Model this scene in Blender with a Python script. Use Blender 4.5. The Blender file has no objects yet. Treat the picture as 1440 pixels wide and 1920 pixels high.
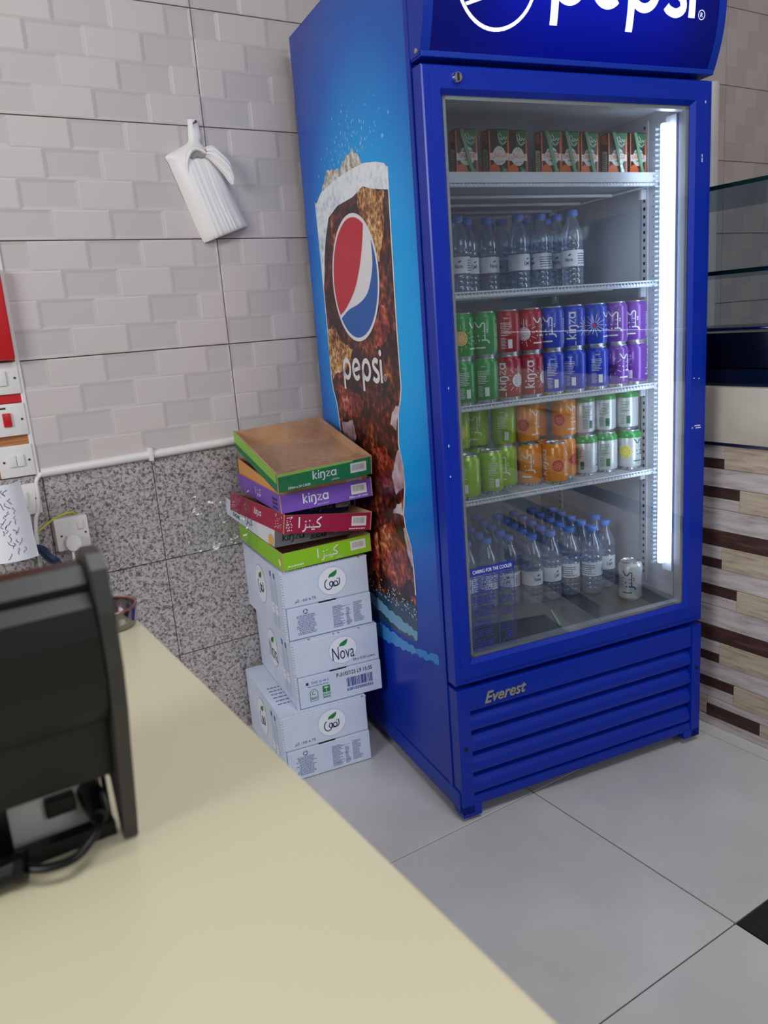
import bpy, bmesh, math, random
from mathutils import Vector, Matrix
random.seed(7)
SC = bpy.context.scene
COL = SC.collection
PI = math.pi

# ------------------------------------------------------------------ camera
CAM = Vector((-0.9506, -2.2976, 1.2565))
YAW, PITCH, ROLL = 0.5533, -0.235, -0.0758
fwd = Vector((math.sin(YAW)*math.cos(PITCH), math.cos(YAW)*math.cos(PITCH), math.sin(PITCH)))
rt = Vector((math.cos(YAW), -math.sin(YAW), 0)); up = rt.cross(fwd)
r2 = math.cos(ROLL)*rt + math.sin(ROLL)*up; u2 = -math.sin(ROLL)*rt + math.cos(ROLL)*up
cd = bpy.data.cameras.new('camera'); cam = bpy.data.objects.new('camera', cd); COL.objects.link(cam)
cam.matrix_world = Matrix(((r2.x, u2.x, -fwd.x, CAM.x), (r2.y, u2.y, -fwd.y, CAM.y), (r2.z, u2.z, -fwd.z, CAM.z), (0, 0, 0, 1)))
cd.sensor_fit = 'VERTICAL'; cd.sensor_height = 36; cd.sensor_width = 27; cd.lens = 1483.92/1920*36
cd.clip_start = 0.02
cd.dof.use_dof = True; cd.dof.focus_distance = 2.15; cd.dof.aperture_fstop = 7.0
SC.camera = cam

# ------------------------------------------------------------------ world, lights, exposure
wd = bpy.data.worlds.new('world'); SC.world = wd; wd.use_nodes = True
bg = wd.node_tree.nodes['Background']; bg.inputs[0].default_value = (1.0, 0.90, 0.86, 1); bg.inputs[1].default_value = 0.24
def area(name, loc, target, sx, sy, power, col):
    l = bpy.data.lights.new(name, 'AREA'); l.shape = 'RECTANGLE'; l.size = sx; l.size_y = sy; l.energy = power; l.color = col
    o = bpy.data.objects.new(name, l); COL.objects.link(o); o.location = loc
    o.rotation_euler = (Vector(target)-Vector(loc)).to_track_quat('-Z', 'Y').to_euler()
    return o
area('shop_window_daylight', (-0.1, -5.0, 2.5), (0.0, -0.3, 1.1), 1.6, 1.5, 28, (0.84, 0.92, 1.0))
area('side_window_daylight', (-3.4, -2.2, 2.2), (0.0, -1.0, 0.9), 1.3, 1.0, 74, (0.93, 0.96, 1.0))
area('ceiling_lamp_light', (-0.2, -2.4, 3.1), (-0.2, -2.4, 0), 1.3, 0.6, 33, (0.94, 0.97, 1.0))
SC.view_settings.view_transform = 'Standard'; SC.view_settings.look = 'None'
SC.view_settings.gamma = 1.0; SC.view_settings.use_curve_mapping = False
SC.view_settings.exposure = -0.1
try:
    SC.cycles.transparent_max_bounces = 32; SC.cycles.max_bounces = 10
except Exception: pass

# ------------------------------------------------------------------ helpers
def lin(c):
    return tuple(((x/255)/12.92 if x/255 <= .04045 else ((x/255+.055)/1.055)**2.4) for x in c) + (1,)
MATS = {}
def M(name, rgb=(200, 200, 200), rough=.5, metal=0., spec=.5, coat=0., emit=None, estr=0., alpha=1.):
    if name in MATS: return MATS[name]
    m = bpy.data.materials.new(name); m.use_nodes = True
    b = m.node_tree.nodes['Principled BSDF']
    b.inputs['Base Color'].default_value = lin(rgb); b.inputs['Roughness'].default_value = rough
    b.inputs['Metallic'].default_value = metal; b.inputs['Specular IOR Level'].default_value = spec
    b.inputs['Coat Weight'].default_value = coat
    if emit: b.inputs['Emission Color'].default_value = lin(emit); b.inputs['Emission Strength'].default_value = estr
    m.diffuse_color = lin(rgb)
    MATS[name] = m; return m
def nodes(m):
    return m.node_tree.nodes, m.node_tree.links, m.node_tree.nodes['Principled BSDF']
def ramp_noise(m, stops, scale=(1, 1, 1), nscale=8., detail=4., coord='Object', bump=0., bscale=None, dist=0., rough_in=.55):
    """colour from a noise texture through a colour ramp; optional fine bump"""
    n, l, b = nodes(m)
    tc = n.new('ShaderNodeTexCoord'); mp = n.new('ShaderNodeMapping'); mp.inputs['Scale'].default_value = scale
    l.new(tc.outputs[coord], mp.inputs[0])
    tx = n.new('ShaderNodeTexNoise'); tx.inputs['Scale'].default_value = nscale; tx.inputs['Detail'].default_value = detail
    tx.inputs['Roughness'].default_value = rough_in; tx.inputs['Distortion'].default_value = dist
    l.new(mp.outputs[0], tx.inputs['Vector'])
    rp = n.new('ShaderNodeValToRGB'); e = rp.color_ramp.elements
    while len(e) < len(stops): e.new(.5)
    for k, (p, c) in enumerate(stops): e[k].position = p; e[k].color = lin(c)
    l.new(tx.outputs['Fac'], rp.inputs[0]); l.new(rp.outputs[0], b.inputs['Base Color'])
    if bump:
        bp = n.new('ShaderNodeBump'); bp.inputs['Strength'].default_value = bump; bp.inputs['Distance'].default_value = .002
        l.new(tx.outputs['Fac'], bp.inputs['Height']); l.new(bp.outputs[0], b.inputs['Normal'])
    return m
def see_through(name, tint, rough=.02, gl=.12, edge=.6, gcol=(255, 255, 255), haze=0.):
    """clear plastic / glass sheet: tinted transparency with a fresnel-like gloss"""
    if name in MATS: return MATS[name]
    m = bpy.data.materials.new(name); m.use_nodes = True; n = m.node_tree.nodes; l = m.node_tree.links
    n.remove(n['Principled BSDF']); out = n['Material Output']
    t = n.new('ShaderNodeBsdfTransparent'); t.inputs[0].default_value = lin(tint)
    g = n.new('ShaderNodeBsdfGlossy'); g.inputs['Color'].default_value = lin(gcol); g.inputs['Roughness'].default_value = rough
    lw = n.new('ShaderNodeLayerWeight'); lw.inputs['Blend'].default_value = .35
    mr = n.new('ShaderNodeMapRange'); mr.inputs['To Min'].default_value = gl; mr.inputs['To Max'].default_value = edge
    l.new(lw.outputs['Facing'], mr.inputs['Value'])
    x = n.new('ShaderNodeMixShader'); l.new(mr.outputs[0], x.inputs[0]); l.new(t.outputs[0], x.inputs[1]); l.new(g.outputs[0], x.inputs[2])
    if haze:
        d = n.new('ShaderNodeBsdfDiffuse'); d.inputs[0].default_value = lin((205, 220, 240)); y = n.new('ShaderNodeMixShader'); y.inputs[0].default_value = haze
        l.new(x.outputs[0], y.inputs[1]); l.new(d.outputs[0], y.inputs[2]); x = y
    l.new(x.outputs[0], out.inputs['Surface']); MATS[name] = m; return m

class MB:
    """collects faces, then builds ONE mesh object"""
    def __init__(s): s.v = []; s.f = []; s.m = []; s.mats = []
    def mi(s, mat):
        if mat not in s.mats: s.mats.append(mat)
        return s.mats.index(mat)
    def add(s, vs, fs, mat):
        o = len(s.v); s.v += [tuple(p) for p in vs]; k = s.mi(mat)
        for f in fs: s.f.append([o+i for i in f]); s.m.append(k)
        return s
    def box(s, a, b, mat, faces=None):
        x0, y0, z0 = a; x1, y1, z1 = b
        vs = [(x0,y0,z0),(x1,y0,z0),(x1,y1,z0),(x0,y1,z0),(x0,y0,z1),(x1,y0,z1),(x1,y1,z1),(x0,y1,z1)]
        return s.add(vs, [(0,3,2,1),(4,5,6,7),(0,1,5,4),(1,2,6,5),(2,3,7,6),(3,0,4,7)], mat)
    def bbox(s, a, b, mat, bev=.004, seg=2):
        bm = bmesh.new(); bmesh.ops.create_cube(bm, size=1)
        for v in bm.verts:
            v.co = Vector([(a[i]+b[i])/2 + v.co[i]*(b[i]-a[i]) for i in range(3)])
        bmesh.ops.bevel(bm, geom=bm.edges[:], offset=bev, segments=seg, profile=.6, affect='EDGES')
        bm.verts.index_update(); s.add([v.co for v in bm.verts], [[v.index for v in f.verts] for f in bm.faces], mat); bm.free(); return s
    def prism(s, poly, fn, t0, t1, mat, mat2=None):
        """2-D polygon swept between t0 and t1; fn(x, y, t) -> point"""
        n = len(poly); vs = [fn(x, y, t0) for x, y in poly] + [fn(x, y, t1) for x, y in poly]
        s.add(vs, [list(range(n))[::-1], [n+i for i in range(n)]], mat)
        s.add(vs, [(i, (i+1) % n, n+(i+1) % n, n+i) for i in range(n)], mat2 or mat); return s
    def flat(s, poly, o, ex, ey, mat):
        o, ex, ey = Vector(o), Vector(ex), Vector(ey)
        return s.add([o+ex*x+ey*y for x, y in poly], [list(range(len(poly)))], mat)
    def flats(s, vf, o, ex, ey, mat):
        o, ex, ey = Vector(o), Vector(ex), Vector(ey)
        return s.add([o+ex*p[0]+ey*p[1] for p in vf[0]], vf[1], mat)
    def lathe(s, prof, mat, n=24, c=(0, 0, 0), cap=True, mf=None):
        o = []; fs = []
        for r, z in prof:
            for k in range(n): a = 2*PI*k/n; o.append((c[0]+r*math.cos(a), c[1]+r*math.sin(a), c[2]+z))
        for j in range(len(prof)-1):
            for k in range(n): fs.append((j*n+k, j*n+(k+1) % n, (j+1)*n+(k+1) % n, (j+1)*n+k))
        if cap: fs.append(list(range(n))[::-1]); fs.append([(len(prof)-1)*n+k for k in range(n)])
        return s.add(o, fs, mat)
    def tube(s, pts, r, mat, n=8, cap=True):
        P = [Vector(p) for p in pts]; o = []; fs = []
        rr = r if isinstance(r, (list, tuple)) else [r]*len(P)
        t0 = (P[1]-P[0]).normalized(); nrm = t0.orthogonal().normalized()
        for i, p in enumerate(P):
            t = (P[min(i+1, len(P)-1)]-P[max(i-1, 0)]).normalized()
            nrm = (nrm - t*nrm.dot(t)).normalized(); b = t.cross(nrm)
            for k in range(n): a = 2*PI*k/n; o.append(p+(nrm*math.cos(a)+b*math.sin(a))*rr[i])
        for j in range(len(P)-1):
            for k in range(n): fs.append((j*n+k, j*n+(k+1) % n, (j+1)*n+(k+1) % n, (j+1)*n+k))
        if cap: fs.append(list(range(n))[::-1]); fs.append([(len(P)-1)*n+k for k in range(n)])
        return s.add(o, fs, mat)
    def grid(s, nx, ny, fn, mat):
        vs = [fn(i/nx, j/ny) for j in range(ny+1) for i in range(nx+1)]
        return s.add(vs, [(j*(nx+1)+i, j*(nx+1)+i+1, (j+1)*(nx+1)+i+1, (j+1)*(nx+1)+i) for j in range(ny) for i in range(nx)], mat)
    def mesh(s, name, smooth=False):
        me = bpy.data.meshes.new(name); me.from_pydata(s.v, [], s.f)
        for m in s.mats: me.materials.append(m)
        me.polygons.foreach_set('material_index', s.m)
        if smooth:
            me.polygons.foreach_set('use_smooth', [True]*len(s.f))
            try: me.set_sharp_from_angle(angle=math.radians(38))
            except Exception: pass
        me.update(); return me
    def build(s, name, parent=None, smooth=False, **kw):
        return ob(name, s.mesh(name, smooth), parent, **kw)
def ob(name, me, parent=None, loc=(0, 0, 0), rot=(0, 0, 0), kind=None, label=None, cat=None, group=None):
    o = bpy.data.objects.new(name, me); COL.objects.link(o); o.parent = parent; o.location = loc; o.rotation_euler = rot
    if kind: o['kind'] = kind
    if label: o['label'] = label
    if cat: o['category'] = cat
    if group: o['group'] = group
    return o
def thing(name, label, cat, loc=(0, 0, 0), rot=(0, 0, 0), group=None):
    return ob(name, None, None, loc, rot, None, label, cat, group)
def recalc(o):
    bm = bmesh.new(); bm.from_mesh(o.data); bmesh.ops.recalc_face_normals(bm, faces=bm.faces[:]); bm.to_mesh(o.data); bm.free(); return o

# ---- lettering: filled outlines as (verts2d, faces), centred on the origin
TX = {}
def text2d(body, w, h=None, bold=0., shear=0.):
    k = (body, bold, shear)
    if k not in TX:
        t = bpy.data.curves.new('t', 'FONT'); t.body = body; t.offset = bold; t.shear = shear; t.resolution_u = 3
        o = bpy.data.objects.new('t', t); COL.objects.link(o); bpy.context.view_layer.update()
        me = bpy.data.meshes.new_from_object(o.evaluated_get(bpy.context.evaluated_depsgraph_get()))
        TX[k] = ([(v.co.x, v.co.y) for v in me.vertices], [list(p.vertices) for p in me.polygons])
        bpy.data.objects.remove(o); bpy.data.curves.remove(t); bpy.data.meshes.remove(me)
    vs, fs = TX[k]
    xs = [p[0] for p in vs]; ys = [p[1] for p in vs]
    cx, cy = (min(xs)+max(xs))/2, (min(ys)+max(ys))/2
    sx = w/(max(xs)-min(xs)); sy = h/(max(ys)-min(ys)) if h else sx
    return [((x-cx)*sx, (y-cy)*sy) for x, y in vs], fs
def ribbon(pts, w, closed=False, cap=True):
    """flat stroke of width w along a 2-D polyline"""
    P = [Vector(p) for p in pts]; n = len(P); vs = []; fs = []
    for i in range(n):
        a = P[(i-1) % n] if (closed or i > 0) else P[i]; b = P[(i+1) % n] if (closed or i < n-1) else P[i]
        d = (b-a).normalized(); q = Vector((-d.y, d.x))*(w/2)
        vs += [P[i]+q, P[i]-q]
    m = n if closed else n-1
    for i in range(m): j = (i+1) % n; fs.append([2*i, 2*i+1, 2*j+1, 2*j])
    if cap and not closed:
        for c, d in ((P[0], P[0]-P[1]), (P[-1], P[-1]-P[-2])):
            a0 = math.atan2(d.y, d.x); o = len(vs)
            vs += [c+Vector((math.cos(a0+t*PI/6), math.sin(a0+t*PI/6)))*(w/2) for t in range(-3, 4)]; fs.append(list(range(o, o+7)))
    return [tuple(p) for p in vs], fs
def arc(cx, cy, rx, ry, a0, a1, n=20):
    return [(cx+rx*math.cos(math.radians(a0+(a1-a0)*k/n)), cy+ry*math.sin(math.radians(a0+(a1-a0)*k/n))) for k in range(n+1)]
def merge(*vfs):
    V = []; F = []
    for vs, fs in vfs:
        o = len(V); V += list(vs); F += [[o+i for i in f] for f in fs]
    return V, F
def xf(vf, s=1., dx=0., dy=0., rot=0., sy=None):
    c, q = math.cos(rot), math.sin(rot); sy = sy or s
    return [(dx+c*x*s-q*y*sy, dy+q*x*s+c*y*sy) for x, y in vf[0]], vf[1]
def disc(cx, cy, r, n=16, ry=None):
    return [(cx+r*math.cos(2*PI*k/n), cy+(ry or r)*math.sin(2*PI*k/n)) for k in range(n)], [list(range(n))]
def rect(x0, y0, x1, y1): return [(x0, y0), (x1, y0), (x1, y1), (x0, y1)], [[0, 1, 2, 3]]
def smooth_path(pts, n=6):
    out = []
    for i in range(len(pts)-1):
        p0, p1, p2, p3 = pts[max(i-1, 0)], pts[i], pts[i+1], pts[min(i+2, len(pts)-1)]
        for k in range(n):
            t = k/n
            out.append(tuple(.5*((2*p1[d])+(-p0[d]+p2[d])*t+(2*p0[d]-5*p1[d]+4*p2[d]-p3[d])*t*t+(-p0[d]+3*p1[d]-3*p2[d]+p3[d])*t**3) for d in range(len(p1))))
    out.append(tuple(pts[-1])); return out
def textlines(x0, y0, x1, y1, n, fill=.5, seed=1, ragged=.35):
    """tiny unreadable print as broken bars"""
    rnd = random.Random(seed); out = []; h = (y1-y0)/n
    for k in range(n):
        x = x0; end = x1-(x1-x0)*rnd.random()*ragged
        while x < end:
            w = min((x1-x0)*(.05+.12*rnd.random()), end-x); out.append(rect(x, y1-(k+1)*h, x+w, y1-(k+1)*h+h*fill)); x += w+(x1-x0)*.03
    return merge(*out)
def barcode(x0, y0, x1, y1, seed=3):
    rnd = random.Random(seed); out = []; x = x0
    while x < x1-.0001:
        w = (x1-x0)*rnd.choice((.012, .02, .032)); out.append(rect(x, y0, min(x+w, x1), y1)); x += w+(x1-x0)*rnd.choice((.012, .02, .03))
    return merge(*out)
# stroke logos in units of the x-height
def cola_word(w=.215):
    def p_(x): return merge(ribbon(arc(x+.5, .5, .5-w/2, .5-w/2, 0, 360, 32)[:-1], w, True), ribbon([(x+w/2, .5), (x+w/2, -.42)], w, cap=False))
    e = merge(ribbon(arc(1.14+.5, .5, .5-w/2, .5-w/2, 8, 318, 28), w, cap=False), ribbon([(1.14+w*.6, .44), (1.14+1-w*.3, .58)], w*.8, cap=False))
    s = ribbon(smooth_path([(4.06, .84), (3.86, .93), (3.62, .86), (3.58, .68), (3.78, .53), (4.02, .40), (4.05, .18), (3.84, .07), (3.60, .12), (3.50, .2)], 4), w, cap=False)
    i = merge(ribbon([(4.36, 0), (4.36, .95)], w, cap=False), disc(4.36, 1.22, w*.62, 14))
    return xf(merge(p_(0), e, p_(2.28), s, i), 1, -2.23, 0)
def kinza_word(w=.2):
    k = merge(ribbon([(.1, 0), (.1, 1.42)], w, cap=False), ribbon([(.62, .98), (.2, .5), (.66, .02)], w*.9, cap=False))
    i = merge(ribbon([(.98, 0), (.98, .98)], w, cap=False), disc(.98, 1.25, .12, 8))
    n = merge(ribbon([(1.32, 0), (1.32, .98)], w, cap=False), ribbon(smooth_path([(1.32, .6), (1.5, .9), (1.78, .9), (1.92, .6), (1.92, .1), (1.86, -.22), (1.6, -.36)], 4), w, cap=False))
    z = ribbon([(2.2, .88), (2.8, .88), (2.24, .1), (2.86, .1)], w*.9, cap=False)
    a = merge(ribbon(arc(3.42, .48, .36, .4, 0, 360, 18)[:-1], w, True), ribbon([(3.8, 0), (3.8, .98)], w, cap=False))
    return xf(merge(k, i, n, z, a), 1, -1.95, -.5)
def kinza_arabic(w=.2):
    alef = ribbon([(.1, 0), (.1, 1.5)], w, cap=False)
    body = ribbon(smooth_path([(.62, -.55), (.95, -.42), (1.1, -.1), (1.1, .5)], 4)+[(1.1, .02), (1.7, .02), (1.7, .62), (1.7, .02), (2.3, .02), (2.3, .62), (2.3, .02), (3.3, .02), (3.42, .2), (3.3, .42), (2.85, .72), (2.95, 1.0), (3.6, 1.45)], w, cap=False)
    dots = merge(disc(1.1, .85, .12, 8), disc(1.7, .95, .12, 8), disc(2.15, -.3, .12, 8), disc(2.45, -.3, .12, 8))
    return xf(merge(alef, body, dots), 1, -1.8, -.45)
def nova_leaf():
    top = smooth_path([(-.62, -.28), (-.45, .12), (0, .38), (.62, .62)], 5); bot = smooth_path([(.62, .62), (.5, .1), (.1, -.22), (-.3, -.2), (-.62, -.28)], 5)
    return top+bot[1:-1], [list(range(len(top)+len(bot)-2))]
def nova_arabic(w=.10):
    c = ribbon(arc(-.42, .0, .40, .52, 110, 335, 22), w); tl = ribbon(smooth_path([(-.06, -.22), (.0, .05), (-.05, .18)], 4), w)
    o1 = ribbon(arc(-.12, .0, .20, .24, 0, 360, 16)[:-1], w, True); o2 = ribbon(arc(.33, -.02, .20, .23, 0, 360, 16)[:-1], w, True)
    h = ribbon(smooth_path([(.08, -.26), (.34, -.28), (.62, -.2), (.74, .08), (.70, .46)], 5), w); d_ = disc(.52, .42, .06, 8)
    return merge(c, tl, o1, o2, h, d_)

# ------------------------------------------------------------------ materials
m_grout = M('dark_floor_grout', (58, 54, 54), .9)
m_ftile = ramp_noise(M('grey_porcelain', rough=.32), [(.3, (190, 189, 189)), (.55, (202, 201, 201)), (.75, (210, 209, 209))], nscale=3.2, detail=6, coord='Object', bump=.02)
m_btile = M('black_porcelain', (22, 20, 20), .3)
m_wgrout = M('brown_wall_grout', (140, 118, 100), .9)
m_wt1 = M('white_glazed_ceramic', (203, 193, 189), .38, spec=.5)
m_wt2 = M('pale_grey_glazed_ceramic', (194, 185, 182), .36, spec=.5)
m_gran = ramp_noise(M('speckled_granite', rough=.35), [(.36, (92, 87, 88)), (.46, (150, 143, 142)), (.54, (178, 170, 168)), (.7, (192, 185, 182))], nscale=110, detail=2.2, dist=.9)
m_white = M('white_plastic', (226, 222, 218), .35)
m_dot = M('dark_screw', (60, 55, 52), .5)
m_red = M('red_plastic', (196, 16, 24), .35)
m_ply = ramp_noise(M('orange_brown_plywood', rough=.6), [(.35, (150, 92, 48)), (.6, (186, 124, 74)), (.8, (204, 150, 100))], scale=(4, 4, 60), nscale=3, detail=3)
m_blk = M('black_plastic', (9, 9, 9), .36, spec=.3)
m_blk2 = M('charcoal_plastic', (44, 43, 42), .45)
m_navy = M('navy_ink', (36, 40, 92), .6)

# ------------------------------------------------------------------ floor
fl = MB().box((-2.7, -3.6, -.06), (3.2, 0.02, -.004), m_grout).build('floor', kind='structure', label='light grey floor laid in large square tiles with dark joints')
GX, GY, S = .335, -.8707, .6
full = MB().bbox((.0015, .0015, -.012), (S-.0015, S-.0015, 0), m_ftile, .0012, 1).mesh('floor_tile')
fullb = MB().bbox((.0015, .0015, -.012), (S-.0015, S-.0015, 0), m_btile, .0012, 1).mesh('black_floor_tile')
for i in range(-5, 5):
    for j in range(-5, 2):
        x, y = GX+S*i, GY+S*j
        if j == 1:
            MB().bbox((.0015, .0015, -.012), (S-.0015, -y-.003, 0), m_ftile, .0012, 1).build('floor_tile', fl, loc=(x, y, 0)); continue
        if i == 0 and j == -2: ob('black_floor_tile', fullb, fl, (x, y, 0), label='black square floor tile'); continue
        ob('floor_tile', full, fl, (x, y, 0))

# ------------------------------------------------------------------ back wall, ceramic above, granite below
wb = MB().box((-2.2, 0, 0), (3.4, .12, 3.1), m_wgrout).build('wall_back', kind='structure', label='back wall with white brick-relief tiles above speckled granite tiles')
TW, TH = .5915, .3
def brick_tile():
    b = MB(); g = .0015; b.box((g, -.004, g), (TW-g, .0, TH-g), m_wt1)
    for r in range(4):
        z0, z1 = g+r*(TH-2*g)/4, g+(r+1)*(TH-2*g)/4
        bw = (TW-2*g)/4; xs = [g+k*bw for k in range(5)] if r % 2 == 0 else [g]+[g+(k+.5)*bw for k in range(4)]+[TW-g]
        for k in range(len(xs)-1):
            x0, x1 = xs[k], xs[k+1]; dark = (k+(r//2)) % 2 == 0 if r % 2 == 0 else (k+(r//2)) % 2 == 1
            o, yi, ye, mt = (.008, -.0068, -.0080, m_wt2) if dark else (.004, -.0086, -.0078, m_wt1)
            O = [(x0, ye, z0), (x1, ye, z0), (x1, ye, z1), (x0, ye, z1)]; I = [(x0+o, yi, z0+o), (x1-o, yi, z0+o), (x1-o, yi, z1-o), (x0+o, yi, z1-o)]
            B = [(x0, -.004, z0), (x1, -.004, z0), (x1, -.004, z1), (x0, -.004, z1)]
            b.add(B+O+I, [(8, 9, 10, 11)], mt)
            b.add(B+O+I, [(4, 5, 9, 8), (5, 6, 10, 9), (6, 7, 11, 10), (7, 4, 8, 11)], mt)
            b.add(B+O+I, [(0, 1, 5, 4), (1, 2, 6, 5), (2, 3, 7, 6), (3, 0, 4, 7)], m_wt1)
    return b.mesh('brick_relief_tile')
bt = brick_tile()
for i in range(0, 7):
    for j in range(7):
        ob('wall_tile', bt, wb, (-.6265+TW*i, 0, .927+TH*j))
for i in range(-3, 5):
    for (z0, z1) in ((.002, .303), (.306, .612), (.615, .925)):
        x = -.314+.3*i
        MB().bbox((x+.001, -.008, z0), (x+.299, .0, z1), m_gran, .001, 1).build('granite_tile', wb)
MB().box((-1.6, -.004, .927), (-.6275, 0, 3.1), m_ply).build('backing_board', wb, label='orange-brown board behind the switches')
tr = MB().bbox((-.631, -.012, .925), (-.619, 0, 3.1), m_white, .003).build('trim_1', kind='structure', label='thin white vertical strip at left end of the ceramic tiles')

# conduit, cables
cn = thing('wall_conduit', 'white plastic conduit running along the top of the granite tiles', 'conduit', (-.3, 0, .93))
MB().tube([(-.316, -.013, -.001), (.45, -.013, .012)], .0125, m_white, 12).build('pipe', cn, True)
MB().bbox((-.004, -.03, -.018), (.008, 0, .02), m_white, .003).build('clip', cn, True, loc=(-.02, 0, .005))
cb = MB().tube(smooth_path([(-.615, -.014, .928), (-.632, -.02, .91), (-.634, -.02, .87), (-.640, -.02, .83), (-.652, -.022, .80), (-.66, -.03, .70), (-.66, -.03, .45)], 6), .0055, m_white, 8).build('white_cable', smooth=True, label='white cable hanging down from the left end of the conduit', cat='cable')
def plate(name, label, z0, z1, kind):
    t = thing(name, label, 'switch', (-.671, -.004, z0), group='switches on the left board')
    h = z1-z0; MB().bbox((-.043, -.012, 0), (.043, 0, h), m_white, .003).build('face_plate', t, True)
    if kind == 'single': MB().bbox((-.011, -.017, h*.28), (.011, -.011, h*.74), m_white, .002).build('rocker', t, True)
    if kind == 'cooker':
        MB().bbox((-.014, -.018, h*.3), (.006, -.011, h*.72), m_red, .002).build('rocker', t, True, label='red rocker')
        MB().box((-.017, -.0125, h*.84), (-.003, -.0118, h*.9), m_dot).build('neon_window', t)
    if kind == 'double':
        for x in (-.018, .001): MB().bbox((x, -.017, h*.33), (x+.018, -.011, h*.7), m_white, .002).build('rocker', t, True)
    for x in (-.03, .032):
        MB().lathe([(.0032, 0), (.0032, .001)], m_dot, 8).build('screw', t, loc=(x, -.012, h*.5), rot=(PI/2, 0, 0))
plate('light_switch', 'white single light switch just below the red box', 1.145, 1.227, 'single')
plate('cooker_switch', 'white cooker switch plate with red rocker on red strip', 1.037, 1.121, 'cooker')
plate('light_switch', 'white double light switch below the red-rocker switch', .928, 1.012, 'double')
plate('light_switch', 'lowest white switch, half hidden behind curled paper', .822, .906, 'single')
MB().bbox((-.95, -.045, 1.232), (-.632, -.004, 1.46), m_red, .008).build('red_plastic_box', None, True, label='glossy red plastic box on the left board above the switches', cat='box')
MB().box((-.80, -.009, 1.123), (-.629, -.004, 1.144), m_red).build('red_strip', label='red strip between the upper two white switches', cat='strip')
so = thing('wall_socket', 'white wall socket with a plug in it on granite tiles', 'socket', (-.567, -.008, .711))
MB().bbox((-.044, -.035, 0), (.044, 0, .09), m_white, .004).build('socket_box', so, True)
MB().bbox((.015, -.041, .055), (.03, -.034, .078), m_white, .002).build('rocker', so, True)
for x in (-.03, .034): MB().lathe([(.003, 0), (.003, .001)], m_dot, 8).build('screw', so, loc=(x, -.035, .042), rot=(PI/2, 0, 0))
plg = thing('power_plug', 'white power plug pushed into the wall socket', 'plug', (-.574, -.043, .735))
pp = [(.021*math.cos(a)*(1 if abs(math.cos(a)) < .9 else .95), .023*math.sin(a)) for a in [2*PI*k/10+.3 for k in range(10)]]
MB().prism(pp, lambda x, y, t: (x, -t, y), 0, .03, m_white).build('plug_body', plg)
MB().tube(smooth_path([(-.004, -.02, -.02), (-.006, -.03, -.05), (-.010, -.035, -.09), (-.012, -.03, -.2)], 5), .004, m_white, 8).build('cord', plg, True)
m_yg = M('yellow_green_wire', (196, 190, 40), .4)
MB().tube(smooth_path([(-.545, -.02, .80), (-.56, -.03, .812), (-.59, -.032, .808), (-.62, -.03, .795), (-.65, -.03, .775)], 6), .003, m_yg, 6).build('earth_wire', None, True, label='yellow-green earth wire looping out above the wall socket', cat='wire')
m_bluec = M('dark_blue_cable', (18, 36, 74), .35)
MB().tube(smooth_path([(-.70, -.05, .73), (-.66, -.06, .735), (-.645, -.09, .715), (-.625, -.10, .685), (-.62, -.1, .6)], 6), .012, m_bluec, 8).build('blue_cable', None, True, label='thick dark blue cable below the wall socket', cat='cable')
MB().tube([(2.21, -.03, 1.0), (2.21, -.03, 2.12)], .028, m_white, 14).build('wall_pipe', None, True, label='white vertical pipe on the back wall right of the cooler', cat='pipe')

# ------------------------------------------------------------------ right service counter with plank cladding
def wood(name, stops, sc=(30, 3, 30)):
    return ramp_noise(M(name, rough=.6), stops, scale=sc, nscale=2.2, detail=7, bump=.15, rough_in=.65, dist=.4)
w_lt = wood('whitewashed_plank', [(.3, (150, 138, 134)), (.5, (192, 182, 180)), (.75, (210, 203, 202))])
w_be = wood('beige_plank', [(.3, (138, 120, 100)), (.5, (182, 166, 144)), (.75, (200, 188, 170))])
w_dk = wood('dark_brown_plank', [(.3, (40, 24, 20)), (.55, (70, 44, 36)), (.8, (112, 76, 60))])
XC = .986
sc = thing('service_counter', 'serving counter clad in mixed light and dark planks, right of cooler', 'counter', (XC, -1.2, 0))
MB().box((.012, -1.4, 0), (.62, .70, .858), M('counter_core', (90, 80, 72), .8)).build('body', sc)
def plank(y0, y1, z0, z1, mt, d=0.):
    MB().bbox((-.0-d, 0, 0), (.012, abs(y1-y0)-.001, z1-z0-.001), mt, .0012, 1).build('plank', sc, loc=(0, min(y0, y1)+1.2, z0))
YA, YB = -2.6, -.5
for k, zt in enumerate((.903, .612, .321)):
    def q(y0, y1, a, b, mt, d=0.):
        z1, z0 = zt-a, zt-b
        if z1 > .858: z1 = .858
        if z1-z0 > .004 and z0 > -.001: plank(y0, y1, z0, z1, mt, d)
    q(YA, -1.62, 0, .046, w_dk, .001); q(-1.62, YB, 0, .046, w_dk, .001)
    q(-.97, YB, .046, .085, w_lt); q(-.97, YB, .085, .112, w_dk, .001); q(-1.58, -.97, .046, .112, w_be, .002); q(YA, -1.58, .046, .112, w_lt)
    q(YA, -1.36, .112, .166, w_be, .001); q(-1.36, YB, .112, .166, w_lt)
    q(-1.02, YB, .166, .196, w_dk, .001); q(-1.02, YB, .196, .229, w_lt); q(-1.7, -1.02, .166, .229, w_be, .002); q(YA, -1.7, .166, .229, w_dk)
    if k < 2: q(YA, -1.46, .229, .291, w_be); q(-1.46, YB, .229, .291, w_lt)
plank(-.932, YB, .032, .092, w_be); plank(-1.104, -.932, .03, .068, w_dk, .001); plank(-1.6, -.932, .068, .092, w_lt); plank(-1.6, -1.104, .03, .068, w_be, .001)
plank(YA, -1.6, .03, .092, w_lt); plank(YA, YB, 0, .03, w_lt)
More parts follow.
